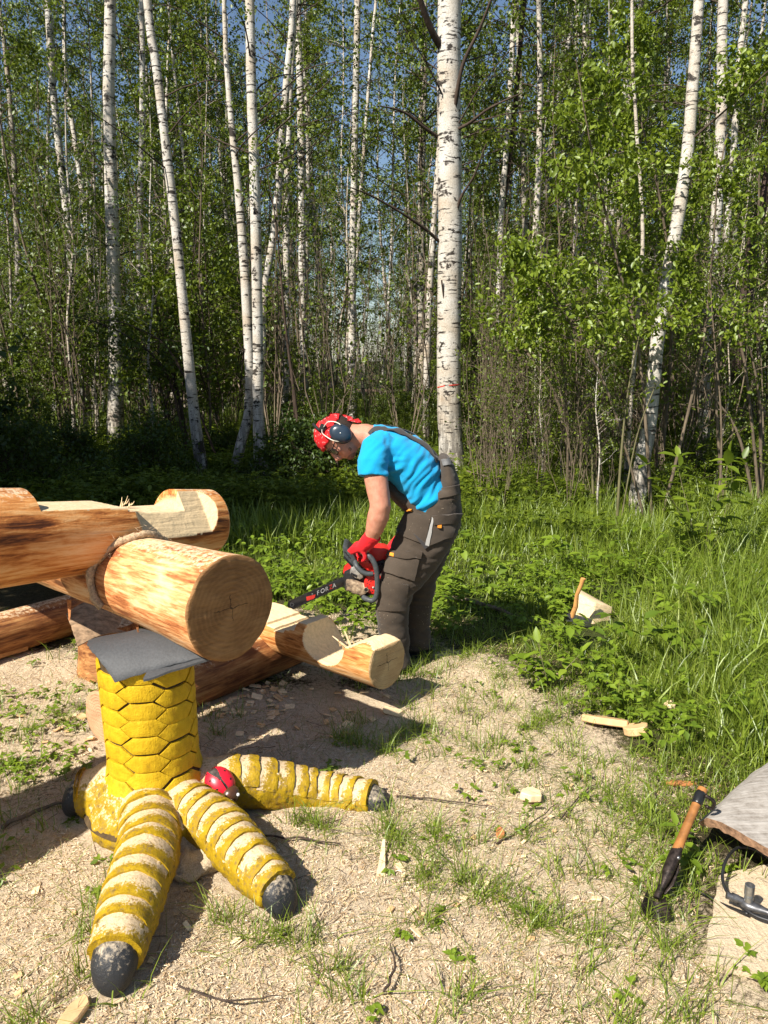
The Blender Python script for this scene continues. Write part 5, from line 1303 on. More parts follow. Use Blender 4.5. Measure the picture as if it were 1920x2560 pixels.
# chain: links round the rim
CH = plain('chain_steel', (0.045, 0.042, 0.04), 0.45, 0.6, var=0.3, scale=80)
rim = bar_poly(58); rim = rim[13:] and ([rim[-1]] + rim[:-1]); dense = []
for i in range(len(rim) - 1):
    p, q = rim[i], rim[i + 1]; L_ = math.hypot(q[0] - p[0], q[1] - p[1]); n_ = max(1, int(L_ / 26))
    for k in range(n_): dense.append((p[0] + (q[0] - p[0]) * k / n_, p[1] + (q[1] - p[1]) * k / n_, math.atan2(q[1] - p[1], q[0] - p[0])))
for i, (x, y, a) in enumerate(dense):
    ca, sa_ = math.cos(a), math.sin(a); hgt = 17 if i % 3 == 0 else 9
    poly = [(x + ca * s - sa_ * t, y + sa_ * s + ca * t) for s, t in ((-12, -4), (12, -4), (12, hgt * .75), (2, hgt), (-9, hgt * .8))]
    zpris('chain_link', poly, DB - .001, DB + .006, CH, 0, bar)
# lettering on the bar
LGREY = plain('print_grey', (0.3, 0.3, 0.3), 0.5); LRED = plain('print_red', (0.45, 0.03, 0.02), 0.5)
def text_obj(body, size, X, Y_, mat, parent, name='lettering', shear=0.3, dy=DB - .0008):
    cu = bpy.data.curves.new('t', 'FONT'); cu.body = body; cu.size = size; cu.shear = shear; cu.extrude = .0004
    o = bpy.data.objects.new('t', cu); COL.objects.link(o)
    me = bpy.data.meshes.new_from_object(o.evaluated_get(bpy.context.evaluated_depsgraph_get())); bpy.data.objects.remove(o)
    xa = (Z(X + math.cos(ang) * 100, Y_ + math.sin(ang) * 100, dy) - Z(X, Y_, dy)).normalized(); ya = (Z(X - px_ * 100, Y_ - py_ * 100, dy) - Z(X, Y_, dy)).normalized(); za = xa.cross(ya)
    M = Matrix((xa, ya, za)).transposed().to_4x4(); M.translation = Z(X, Y_, dy); me.transform(M); me.name = name
    return link(name, me, mat, parent)
for ch, X, Y_, mt in (('F', 512, 1042, LGREY), ('O', 562, 1019, LGREY), ('R', 628, 989, LGREY), ('Z', 683, 964, LRED), ('A', 728, 944, LGREY)):
    text_obj(ch, .031, X, Y_, mt, bar, shear=0.35)
text_obj('N', .010, 440, 1035, LGREY, bar, shear=0.1)
zpris('red_panel', [(362, 1062), (490, 1030), (480, 1085), (370, 1118)], DB - .001, DB + .001, LRED, 0, bar)
bm = bmesh.new()
cc = Z(*c_tip, DB - .0015)
for k in range(8): a = k * math.pi / 4; bmesh.ops.create_uvsphere(bm, u_segments=8, v_segments=4, radius=.0013, matrix=Matrix.Translation(cc + Vector((math.cos(a) * .009, 0, math.sin(a) * .009))))
link('nose_rivet', bm_mesh('nose_rivet', bm), LGREY, bar)
zpris('engine_block', [(880, 740), (985, 690), (1180, 700), (1330, 720), (1420, 760), (1420, 930), (1300, 1040), (1100, 1050), (920, 960)], -.12, .03, SBLK, .008)
zpris('bumper_spike', [(872, 740), (905, 760), (912, 900), (930, 960), (900, 980), (884, 900), (895, 860), (872, 820)], -.02, .02, SBLK, .002)
zpris('front_cover', [(866, 722), (975, 628), (1000, 655), (985, 690), (905, 745), (880, 752)], -.08, .04, SRED, .006)
zpris('cylinder_cover', [(985, 655), (1030, 648), (1105, 700), (1152, 752), (1150, 800), (1100, 832), (1040, 800), (960, 748)], -.145, -.05, SILV, .009)
zpris('cooling_slot', [(985, 725), (1075, 768), (1060, 800), (975, 752)], -.147, -.12, SBLK, .002)
mf = zpris('muffler', [(905, 838), (1000, 842), (1150, 885), (1225, 930), (1228, 990), (1180, 1030), (1105, 1058), (1000, 1010), (903, 982)], -.15, -.02, SOOT, .012)
bm = bmesh.new(); a = Z(1190, 965, -.17); b = Z(1190, 965, -.14)
loft(bm, [(a, Vector((.0125, 0, 0)), Vector((0, 0, .0125))), (b, Vector((.0135, 0, 0)), Vector((0, 0, .0135)))], 18); link('exhaust_port', bm_mesh('exhaust_port', bm, True, 40), SOOT, mf)
bm = bmesh.new(); a2 = Z(1188, 963, -.1712); loft(bm, [(a2, Vector((.0095, 0, 0)), Vector((0, 0, .0095))), (a2 + Vector((0, .01, 0)), Vector((.0095, 0, 0)), Vector((0, 0, .0095)))], 16); link('exhaust_hole', bm_mesh('exhaust_hole', bm), SBLK, mf)
zpris('shield', [(1105, 1058), (1150, 1030), (1215, 1040), (1200, 1075), (1120, 1078)], -.13, -.03, SBLK, .004)
# starter cover with its ring of holes
cx_, cy_, R_ = 1300, 890, 140
poly = [(cx_ + R_ * math.cos(a), cy_ + R_ * math.sin(a)) for a in np.linspace(0, 2 * math.pi, 28, endpoint=False)]
st = zpris('starter_cover', poly, -.155, -.10, SRED, .006)
for rr_, n_ in ((98, 13), (62, 8)):
    for k in range(n_):
        a = 2 * math.pi * k / n_ + rr_; c = Z(cx_ + rr_ * math.cos(a), cy_ + rr_ * math.sin(a), -.1565)
        bm = bmesh.new(); ellipsoid(bm, c, Vector((.0035, 0, .001)), Vector((0, .001, 0)), Vector((-.0008, 0, .0018)), 8); link('vent_hole', bm_mesh('vent_hole', bm), SBLK, st)
bm = bmesh.new(); c = Z(1290, 935, -.158); ellipsoid(bm, c, Vector((.006, 0, 0)), Vector((0, .003, 0)), Vector((0, 0, .006)), 10); link('screw', bm_mesh('screw', bm, True), SILV, st)
zpris('top_cover', [(1055, 528), (1100, 540), (1150, 602), (1210, 610), (1310, 590), (1330, 700), (1290, 722), (1200, 700), (1130, 640), (1070, 575)], -.13, .03, SRED, .009)
zpris('rear_housing', [(1190, 470), (1250, 372), (1440, 392), (1520, 430), (1470, 560), (1410, 600), (1320, 640), (1250, 640)], -.09, .03, SRED, .012)
zpris('air_filter_cover', [(1300, 600), (1440, 550), (1470, 640), (1420, 760), (1340, 760), (1310, 700)], -.11, .03, SBLK, .008)
ztube('rear_handle', [(1440, 480, -.01), (1560, 440, .0), (1680, 470, .0), (1760, 560, .0), (1740, 680, 0), (1600, 720, 0), (1420, 700, 0)], .016, SBLK)
gd = zpris('hand_guard', [(862, 372), (888, 358), (930, 378), (1010, 470), (1048, 540), (1052, 600), (1018, 652), (985, 620), (880, 498)], -.12, .05, SGREY, .006)
for k in range(3):
    o_ = k * 34; zpris('slot', [(892 + o_ * .8, 430 + o_ * 1.0), (925 + o_ * .8, 455 + o_), (920 + o_ * .8, 472 + o_), (886 + o_ * .8, 447 + o_)], -.1215, -.115, SBLK, .001, gd)
zpris('guard_lip', [(880, 505), (1018, 652), (1000, 664), (872, 520)], -.135, .05, SBLK, .002)
ztube('front_handle', [(1040, 575, -.13), (1062, 640, -.155), (1120, 705, -.165), (1200, 745, -.168), (1290, 745, -.165)], .0125, SGREY)
ztube('wrap_handle', [(1010, 560, .05), (1060, 520, .0), (1104, 462, -.08), (1160, 455, -.155), (1222, 490, -.185), (1285, 560, -.195), (1330, 670, -.195), (1345, 850, -.19), (1335, 1030, -.19), (1290, 1108, -.185), (1215, 1100, -.175), (1150, 1068, -.15)], .0135, SGREY)
ztube('starter_pull', [(1360, 640, -.12), (1385, 625, -.13), (1410, 610, -.12)], .006, SBLK)
# ------------------------------------------------------------------ right-hand slab, board and tools
GREYW = Mat('weathered_wood'); _v = GREYW.coord((3, 40, 40)); _f = GREYW.noise(_v, 1.5, 5, 0.65, 0.6); _g = GREYW.noise(GREYW.coord(), 30, 5, 0.7)
GREYW.p(Base_Color=GREYW.ramp(GREYW.math('ADD', GREYW.math('MULTIPLY', _f, .5), GREYW.math('MULTIPLY', _g, .5)), [(.32, (.15, .125, .1)), (.5, (.33, .3, .265)), (.68, (.45, .42, .38))]), Roughness=.85).bump(_f, .7, .006); GREYW = GREYW.m
ROUGHB = plain('bark_edge', (.25, .145, .085), .9, var=.3, scale=60, bump=.8)
ta, tb_, tc, td = P(1757, 2032, 2.25), P(1960, 1862, 2.72), Vector((2.0, 2.35, .17)), P(1960, 2142, 2.02)
ta.z += 0; 
bm = bmesh.new(); n_ = 16
def slab_quad(s, t): return (ta * (1 - s) + td * s) * (1 - t) + (tb_ * (1 - s) + tc * s) * t
A = {}; 
for i in range(n_ + 1):
    for j in range(n_ + 1):
        s, t = i / n_, j / n_; p = slab_quad(s, t)
        p.z += .012 * math.sin(t * 3) - .03 * max(0, .25 - s) * 2 + .004 * noise.noise(p * 9)
        if i == 0: p += Vector((-.012 + .01 * noise.noise(p * 30), .01, -.03))
        if j == 0: p += Vector((0, .008 * noise.noise(p * 40), 0))
        A[i, j, 0] = bm.verts.new(p); A[i, j, 1] = bm.verts.new(p - Vector((0, 0, .034 + .012 * noise.noise(p * 25))) + (Vector((.03, .02, 0)) if i == 0 else Vector((0, .012, 0)) if j == 0 else Vector()))
for i in range(n_):
    for j in range(n_):
        bm.faces.new([A[a, b, 0] for a, b in ((i, j), (i + 1, j), (i + 1, j + 1), (i, j + 1))]); bm.faces.new([A[a, b, 1] for a, b in ((i, j), (i, j + 1), (i + 1, j + 1), (i + 1, j))])
side = []
for k in range(n_):
    side += [bm.faces.new((A[k, 0, 0], A[k, 0, 1], A[k + 1, 0, 1], A[k + 1, 0, 0])), bm.faces.new((A[0, k, 0], A[0, k + 1, 0], A[0, k + 1, 1], A[0, k, 1])), bm.faces.new((A[n_, k, 0], A[n_, k, 1], A[n_, k + 1, 1], A[n_, k + 1, 0])), bm.faces.new((A[k, n_, 0], A[k + 1, n_, 0], A[k + 1, n_, 1], A[k, n_, 1]))]
for f in side: f.material_index = 1
me = bm_mesh('slab', bm, True, 50)
tag(link('timber_slab', me, [GREYW, ROUGHB]), 'weathered grey timber slab with bark edge raised off the ground at the right edge', 'slab')
bm = bmesh.new(); c = Vector((1.62, 2.25, 0)); loft(bm, [(c + Vector((0, 0, z)), Vector((.17, 0, 0)), Vector((0, .17, 0))) for z in (-.01, .05, .10)], 18)
tag(link('stump_block', bm_mesh('stump_block', bm, True, 50), ROUGHB), 'stump block carrying the grey timber slab', 'stump')
# pale rough board
bm = bmesh.new(); q = [G(1795, 2190, .02), G(1960, 2150, .02), G(1975, 2455, .02), G(1762, 2395, .02)]; n_ = 24; A = {}
for i in range(n_ + 1):
    for j in range(n_ + 1):
        s, t = i / n_, j / n_; p = (q[0] * (1 - s) + q[1] * s) * (1 - t) + (q[3] * (1 - s) + q[2] * s) * t
        p.z += .003 * noise.noise(p * 50); 
        if i == 0 or j in (0, n_): p += Vector((.008 * noise.noise(p * 28), .008 * noise.noise(p * 31 + Vector((5, 0, 0))), 0))
        A[i, j, 0] = bm.verts.new(p); A[i, j, 1] = bm.verts.new(p - Vector((0, 0, .04)))
for i in range(n_):
    for j in range(n_):
        bm.faces.new([A[a, b, 0] for a, b in ((i, j), (i + 1, j), (i + 1, j + 1), (i, j + 1))]); bm.faces.new([A[a, b, 1] for a, b in ((i, j), (i, j + 1), (i + 1, j + 1), (i + 1, j))])
for k in range(n_):
    bm.faces.new((A[k, 0, 0], A[k, 0, 1], A[k + 1, 0, 1], A[k + 1, 0, 0])); bm.faces.new((A[0, k, 0], A[0, k + 1, 0], A[0, k + 1, 1], A[0, k, 1])); bm.faces.new((A[n_, k, 0], A[n_, k, 1], A[n_, k + 1, 1], A[n_, k + 1, 0])); bm.faces.new((A[k, n_, 0], A[k + 1, n_, 0], A[k + 1, n_, 1], A[k, n_, 1]))
m = Mat('rough_sawn_board'); _v = m.coord((50, 8, 20)); _f = m.noise(_v, 2.2, 5, .7); _g = m.noise(m.coord((6, 70, 10)), 2, 4, .7); _h = m.noise(m.coord(), 160, 4, .7)
m.p(Base_Color=m.ramp(m.math('ADD', m.math('ADD', m.math('MULTIPLY', _f, .3), m.math('MULTIPLY', _g, .25)), m.math('MULTIPLY', _h, .45)), [(.36, (.22, .16, .1)), (.45, (.5, .39, .26)), (.6, (.68, .55, .38))]), Roughness=.9).bump(m.math('ADD', _f, _h), .8, .006)
tag(link('board', bm_mesh('board', bm, True, 50), m.m), 'pale rough-sawn board on the ground at the right edge, a ratchet on it', 'board')
# ratchet wrench with socket
STEEL = plain('chrome_steel', (.34, .34, .34), .32, .85, var=.2, scale=40); DSTEEL = plain('dark_steel', (.12, .12, .125), .4, .7, var=.25, scale=60)
rt = empty('ratchet_wrench', G(1870, 2235, .05), 'steel ratchet wrench with a socket standing up, lying on the pale board', 'wrench')
c = G(1872, 2262, .055); hd_ = Vector((.8, -.6, -.0)).normalized(); up_ = Vector((0, 0, 1)); sd = hd_.cross(up_)
bm = bmesh.new(); loft(bm, rings_along([c - hd_ * .024, c - hd_ * .016, c, c + hd_ * .02, c + hd_ * .045, c + hd_ * .08, c + hd_ * .2], [.006, .013, .015, .013, .009, .0075, .011], [.006, .016, .02, .018, .010, .0085, .012], sd), 16)
link('handle', bm_mesh('handle', bm, True), DSTEEL, rt)
bm = bmesh.new(); s0 = c + up_ * .012 - hd_ * .002; rg2 = [(s0 + up_ * z, Vector((r, 0, 0)), Vector((0, r, 0))) for z, r in ((0, .0125), (.018, .0125), (.020, .0115), (.022, .0138), (.052, .0138), (.0525, .0115), (.030, .0095))]
loft(bm, rg2, 24); link('socket', bm_mesh('socket', bm, True, 35), STEEL, rt)
e0 = c - hd_ * .018 + up_ * .004; ed = Vector((-.75, .25, .18)).normalized(); bm = bmesh.new()
loft(bm, rings_along([e0, e0 + ed * .012, e0 + ed * .0121, e0 + ed * .03, e0 + ed * .0301, e0 + ed * .044], [.011, .011, .0125, .0125, .0105, .0105], None, sd), 20); link('adapter', bm_mesh('adapter', bm, True, 35), DSTEEL, rt)
# black cable loop
bm = bmesh.new(); pts = [G(1960, 2175, .04), G(1900, 2130, .06), G(1850, 2118, .07), G(1818, 2145, .09), G(1806, 2190, .07), G(1818, 2230, .055), G(1850, 2262, .048), G(1890, 2290, .046), G(1960, 2312, .05)]
tube(bm, pts, .0048, 9, 8)
cb = link('cable', bm_mesh('cable', bm, True), plain('black_rubber', (.014, .014, .015), .45, spec=.4))
tag(cb, 'black rubber cable in a loop over the pale board and grass', 'cable')
bm = bmesh.new(); tube(bm, [G(1734, 2180, .012), G(1732, 2200, .012), G(1738, 2222, .012), G(1770, 2240, .014), G(1810, 2262, .018), G(1870, 2285, .045)], .0042, 8, 6); link('cable_end', bm_mesh('cable_end', bm, True), cb.data.materials[0], cb)
# adze leaning on the slab
HW = plain('oiled_handle', (.27, .115, .032), .5, var=.22, scale=18, spec=.35); RUST = plain('forged_steel', (.035, .026, .022), .45, .5, var=.45, scale=50, bump=.4)
a_t, a_b = P(1757, 1972, 2.26), G(1632, 2268, .02)
ad = empty('adze', a_b, 'short adze with brown wooden handle and black curved blade leaning on the slab', 'adze')
dr = (a_b - a_t).normalized(); lat = Vector((0, -1, 0)); lat = (lat - dr * lat.dot(dr)).normalized(); sdv = dr.cross(lat)
LN = (a_b - a_t).length
def ap(f): return a_t + dr * LN * f
bm = bmesh.new(); loft(bm, rings_along([ap(.0), ap(.03), ap(.12), ap(.3), ap(.48), ap(.56), ap(.62)], [.0145, .015, .0135, .013, .0138, .0145, .014], [.0155, .016, .0145, .0135, .015, .017, .018], lat), 18)
link('handle', bm_mesh('handle', bm, True, 50), HW, ad)
bm = bmesh.new(); loft(bm, rings_along([ap(.035), ap(.06), ap(.13), ap(.145)], [.016, .018, .0165, .0147], None, lat), 16); me = bm_mesh('grip_wrap', bm, True); displace(me, lambda c, n: .002 * noise.noise(c * 90)); link('grip_wrap', me, plain('black_tape', (.012, .012, .012), .3, spec=.5), ad)
bm = bmesh.new(); tube(bm, [ap(.06) + lat * .02, ap(.09) + lat * .024 + Vector((.03, 0, -.01)), ap(.13) + Vector((.05, 0, -.02)), ap(.16) + Vector((.035, 0, 0))], .006, 7); link('tape_end', bm_mesh('tape_end', bm, True), RUST, ad)
bm = bmesh.new(); loft(bm, rings_along([ap(.52), ap(.56), ap(.7), ap(.78), ap(.85), ap(.93)], [.010, .0165, .0165, .0135, .009, .009], [.017, .0195, .019, .0165, .011, .012], lat), 16)
head = link('socket', bm_mesh('socket', bm, True, 50), RUST, ad)
bm = bmesh.new(); loft(bm, rings_along([ap(.62) - sdv * .017, ap(.68) - sdv * .023, ap(.78) - sdv * .026, ap(.87) - sdv * .016], [.003, .005, .005, .003], [.012, .015, .014, .009], lat), 14); link('rib', bm_mesh('rib', bm, True), RUST, ad)
for f in (.60,):
    bm = bmesh.new(); ellipsoid(bm, ap(f) + lat * .0188, dr * .006, sdv * .006, lat * .004, 12); link('rivet', bm_mesh('rivet', bm, True), STEEL, ad)
bm = bmesh.new(); c0 = ap(.95); A = []; B = []
for j in range(7):
    for i in range(11):
        s, t = i / 10 - .5, j / 6
        p = c0 + Vector((.0, 0, -.004)) + Vector((.9, -.35, -.1)).normalized() * s * (.05 + .035 * t) + Vector((-.25, -.75, -.2)) * t * .055 + Vector((0, 0, .03)) * (abs(s) * 2) ** 2 - Vector((0, 0, .02)) * t
        A.append(bm.verts.new(p)); B.append(bm.verts.new(p + Vector((0, .004, -.006))))
for j in range(6):
    for i in range(10):
        a = j * 11 + i; bm.faces.new((A[a], A[a + 1], A[a + 12], A[a + 11])); bm.faces.new((B[a], B[a + 11], B[a + 12], B[a + 1]))
rim = [i for i in range(11)] + [j * 11 + 10 for j in range(1, 7)] + [66 + i for i in range(9, -1, -1)] + [j * 11 for j in range(5, 0, -1)]
for k in range(len(rim)): bm.faces.new((A[rim[k]], B[rim[k]], B[rim[(k + 1) % len(rim)]], A[rim[(k + 1) % len(rim)]]))
link('blade', bm_mesh('blade', bm, True, 60), RUST, ad)
# axe standing in a chunk of wood
ch = G(1470, 1548); c = Vector((ch.x, ch.y, 0))
bm = bmesh.new(); pr = [Vector((-.11, -.05, -.02)), Vector((.0, -.1, -.02)), Vector((.13, -.03, -.02)), Vector((.11, .07, -.02)), Vector((-.05, .08, -.02))]
prism(bm, [c + p for p in pr], Vector((.02, .03, .16)))
for vv in bm.verts:
    if vv.co.z > .1: vv.co.z += -.05 * ((vv.co.x - c.x) / .12) + random.uniform(-.015, .015)
bevel(bm, .008, 2)
tag(link('wood_chunk', bm_mesh('wood_chunk', bm, True, 40), FRESH), 'pale split chunk of wood in the grass with an axe resting on it', 'wood chunk')
ax = empty('axe', G(1432, 1548), 'axe with slim orange wooden handle sticking up from the grass', 'axe')
h0, h1 = P(1428, 1546, 4.42), P(1458, 1446, 4.36)
bm = bmesh.new(); mid = [h0, h0.lerp(h1, .3) + Vector((.006, 0, 0)), h0.lerp(h1, .6) + Vector((-.008, 0, 0)), h0.lerp(h1, .85), h1]
loft(bm, rings_along(mid, [.017, .015, .012, .0125, .015], [.011, .0105, .0095, .0105, .011]), 14); link('handle', bm_mesh('handle', bm, True, 50), HW if False else plain('ash_handle', (.55, .27, .09), .5, var=.12, scale=20), ax)
bm = bmesh.new(); box(bm, h0 + Vector((.045, 0, -.012)), Vector((.075, .0, -.02)), Vector((0, .012, 0)), Vector((.005, 0, .028))); bevel(bm, .005); link('axe_head', bm_mesh('axe_head', bm, True, 40), DSTEEL, ax)
# offcuts of logs
OFFC = plain('offcut_face', (.62, .4, .2), .75, var=.12, scale=14, bump=.3)
def offcut(u, v, L, Wd, H_, rz, label, mat=FRESH, tilt=0.0, name='wood_offcut', cat='offcut', n=9):
    p = G(u, v); p.z = ground_z(p.x, p.y) + H_ * .35
    bm = bmesh.new(); out = []
    rgl = random.Random(int(u * 7 + v))
    for i in range(n):
        a = 2 * math.pi * i / n; k = 1 + rgl.uniform(-.16, .16); out.append(Vector((math.cos(a) * L / 2 * k, math.sin(a) * Wd / 2 * k, 0)))
    prism(bm, out, Vector((0, 0, H_))); bmesh.ops.recalc_face_normals(bm, faces=bm.faces); bevel(bm, min(.004, H_ * .2), 1)
    o = link(name, bm_mesh(name, bm), mat); o.location = p; o.rotation_euler = (tilt, rgl.uniform(-.15, .15), rz)
    return tag(o, label, cat)
offcut(1516, 1815, .21, .12, .03, -.25, 'orange-faced slab offcut half hidden in grass right of the clearing', OFFC, -.35)
offcut(1592, 1838, .12, .1, .035, .3, 'smaller pale offcut beside the orange-faced one in the grass', OFFC, -.3)
offcut(1325, 2007, .10, .075, .03, .4, 'single pale wood block lying on the sawdust in the middle right', FRESH, n=6)
offcut(1672, 1778, .07, .06, .03, 1.2, 'small pale wood piece in the tall grass above the tools', FRESH)
offcut(1700, 1962, .13, .03, .012, .1, 'brown strip of bark at the top of the adze handle', BARKY)
offcut(1250, 2095, .05, .03, .01, 1.4, 'orange scrap of bark lying left of the adze', BARKY)
offcut(178, 2545, .045, .13, .02, -.3, 'broken stick of timber at the lower left corner', OFFC)
# long splinter lying pointed at the viewer
bm = bmesh.new(); a, b = G(952, 2190, .01), G(958, 2120, .02); splinter_bm(bm, a, (b - a).normalized(), Vector((0, 0, 1)), .16, .028, .05)
tag(link('wood_splinter', bm_mesh('wood_splinter', bm), FRESH), 'long pale wedge-shaped splinter on the sawdust right of the middle toe', 'splinter')
# chips left by the axe, one by one
CHM = []
for k in range(9):
    bm = bmesh.new(); rgl = random.Random(k); n = 4; L, Wd, H_ = rgl.uniform(.028, .06), rgl.uniform(.012, .032), rgl.uniform(.003, .010); out = []
    for i in range(n):
        a = 2 * math.pi * (i + .5) / n; out.append(Vector((math.cos(a) * L / 1.6 * rgl.uniform(.8, 1.15), math.sin(a) * Wd / 1.4 * rgl.uniform(.8, 1.15), -H_ / 2)))
    prism(bm, out, Vector((rgl.uniform(-.006, .006), rgl.uniform(-.004, .004), H_))); me = bm_mesh('wood_chip', bm); me.materials.append(FRESH if k % 4 else OFFC); CHM.append(me)
def chip_zone(n, u0, u1, v0, v1, label, group, smin=.7, smax=1.3):
    for i in range(n):
        p = G(random.uniform(u0, u1), random.uniform(v0, v1)); s = random.uniform(smin, smax)
        o = bpy.data.objects.new('wood_chip', random.choice(CHM)); COL.objects.link(o); o.scale = (s, s, s)
        o.location = (p.x, p.y, ground_z(p.x, p.y) + .006); o.rotation_euler = (random.uniform(-.35, .35), random.uniform(-.35, .35), random.uniform(0, 6.28)); tag(o, label, 'wood chip', group)
chip_zone(44, 505, 720, 1705, 1800, 'flat pale wood chip in the shade between the post and the notched log', 'chips in the log shade')
chip_zone(30, 540, 1010, 1720, 1850, 'loose wood chip on the shaded sawdust under the notched log', 'chips under the notched log', .6, 1.2)
chip_zone(16, 20, 230, 1790, 1900, 'wood chip among the weeds at the left edge', 'chips among the left weeds', .6, 1.1)
chip_zone(34, 880, 1500, 1850, 2350, 'small wood chip on the sunlit sawdust right of the toes', 'chips on the sunlit sawdust', .35, .8)
chip_zone(14, 20, 600, 2150, 2540, 'small wood chip on the sawdust around the front toes', 'chips around the front toes', .35, .7)
for (u, v, s, rz) in ((500, 1705, 1.3, .4), (545, 1690, 1.2, .9), (870, 1815, 1.4, -.5), (985, 1783, 1.9, -.35), (655, 1815, 1.2, -.4), (600, 1842, 1.1, .2), (640, 1720, 1.1, 0), (165, 1804, 1.3, .1)):
    p = G(u, v); o = bpy.data.objects.new('wood_chip', CHM[(u + v) % 9]); COL.objects.link(o); o.scale = (s, s, s); o.location = (p.x, p.y, ground_z(p.x, p.y) + .008); o.rotation_euler = (random.uniform(-.2, .2), .1, rz); tag(o, 'larger square wood chip left by the axe beside the logs', 'wood chip', 'larger axe chips')
# fallen twigs
tw = [([(1080, 1490), (1180, 1505), (1300, 1545), (1375, 1560)], .016, 'long dead branch in the grass at the edge of the man\'s shadow'), ([(990, 1990), (1100, 2000), (1240, 2018)], .0032, 'thin twig pointing right from the claw of the right toe'), ([(450, 2465), (560, 2500), (700, 2490)], .0032, 'curved dark twig in front of the front toe'), ([(640, 2088), (770, 2100), (850, 2112)], .004, 'thin dark twig beside the middle toe'),
      ([(1240, 2110), (1330, 2060), (1400, 2000)], .003, 'thin twig lying across the sparse grass in the middle right'), ([(1400, 2050), (1450, 1990), (1490, 1960)], .003, 'short brown twig in the grass left of the adze'), ([(960, 2480), (985, 2420), (975, 2360)], .004, 'dry stalk at the bottom middle'), ([(0, 2070), (90, 2030), (200, 1990)], .008, 'dark stick at the left edge beside the black claw'), ([(1165, 1180), (1230, 1195), (1320, 1210)], .012, 'pale bare branch sticking out right of the thickest birch')]
for px, r, lab in tw:
    bm = bmesh.new(); z = .6 if 'sticking' in lab else .015
    pts = [G(u, v, z + (i % 2) * r) if z < .1 else P(u, v, 8.6) for i, (u, v) in enumerate(px)]
    pts = smooth_path(pts, 5); pts = [q_ + Vector((random.gauss(0, r * .5), random.gauss(0, r * .7), abs(random.gauss(0, r * .4)))) for q_ in pts]
    tube(bm, pts, [r, r * .9, r * .4], 6, 3); tag(link('twig', bm_mesh('twig', bm, True), STEM if r > .006 else TWIG), lab, 'twig')
# things glimpsed far behind
cb_ = empty('blue_cabin', (12.4, 40, 0.1), 'small blue cabin glimpsed between stems at right', 'cabin')
BLU = plain('blue_panel', (.03, .2, .42), .6)
bm = bmesh.new(); box(bm, Vector((10.1, 40, 1.0)), Vector((.5, 0, 0)), Vector((0, .5, 0)), Vector((0, 0, 1.0))); link('wall', bm_mesh('wall', bm), BLU, cb_)
bm = bmesh.new(); box(bm, Vector((10.1, 40, 2.06)), Vector((.56, 0, 0)), Vector((0, .56, 0)), Vector((0, 0, .05))); link('roof', bm_mesh('roof', bm), plain('pale_roof', (.5, .5, .5), .6), cb_)
bm = bmesh.new(); box(bm, Vector((10.1, 39.485, .95)), Vector((.32, 0, 0)), Vector((0, .012, 0)), Vector((0, 0, .9))); link('door', bm_mesh('door', bm), plain('blue_door', (.04, .26, .5), .5), cb_)
V_, T_ = [], []
for i in range(700):
    x, y = 7.6 + rng.normal(0, .55), 17 + rng.normal(0, .5); z = rng.uniform(.2, .75) ; b = len(V_); s = .03
    V_ += [(x - s, y, z), (x + s, y, z), (x, y - s, z + s * 1.3)]; T_.append((b, b + 1, b + 2))
tag(link('pink_blossom', npmesh('pink_blossom', V_, tris=T_), plain('blossom_pink', (.6, .35, .33), .8)), 'patch of dusty pink blossom in the grass far right', kind='stuff')

# ------------------------------------------------------------------ ground cover
rgc = np.random.default_rng(99)
def blades(x, y, h, wd, rg, lean=.55, segs=3):
    n = len(x); z = gz(x, y) - .01; a = rg.uniform(0, 2 * np.pi, n); ln = np.abs(rg.normal(0, lean, n)) + .08
    dx, dy = np.cos(a) * ln, np.sin(a) * ln; sx, sy = -np.sin(a), np.cos(a)
    rot = rg.uniform(-.9, .9, n); sx, sy = sx * np.cos(rot) - sy * np.sin(rot), sx * np.sin(rot) + sy * np.cos(rot)
    rows = []
    for k in range(segs + 1):
        t = k / segs; cx, cy = x + dx * h * t ** 1.7, y + dy * h * t ** 1.7; cz = z + h * (t - .3 * ln * t ** 2.2).clip(0)
        w_ = wd * (1 - t ** 1.6) * .5
        if k < segs: rows += [np.stack([cx - sx * w_, cy - sy * w_, cz], -1), np.stack([cx + sx * w_, cy + sy * w_, cz], -1)]
        else: rows.append(np.stack([cx, cy, cz], -1))
    V = np.stack(rows, 1).reshape(-1, 3); m_ = 2 * segs + 1; b = np.arange(n)[:, None] * m_
    Q = np.concatenate([b + [2 * k, 2 * k + 1, 2 * k + 3, 2 * k + 2] for k in range(segs - 1)]); T = b + [2 * segs - 2, 2 * segs - 1, 2 * segs]
    return V, Q, T
def cover(n, y0, y1, margin=.25, pw=1.0):
    y = y0 + (y1 - y0) * rgc.random(n) ** pw; hwd = .52 * (y * CP + .31) + margin
    return rgc.uniform(-1, 1, n) * hwd, y
BL = [np.array([[t.x, t.y]]) for t in ()]
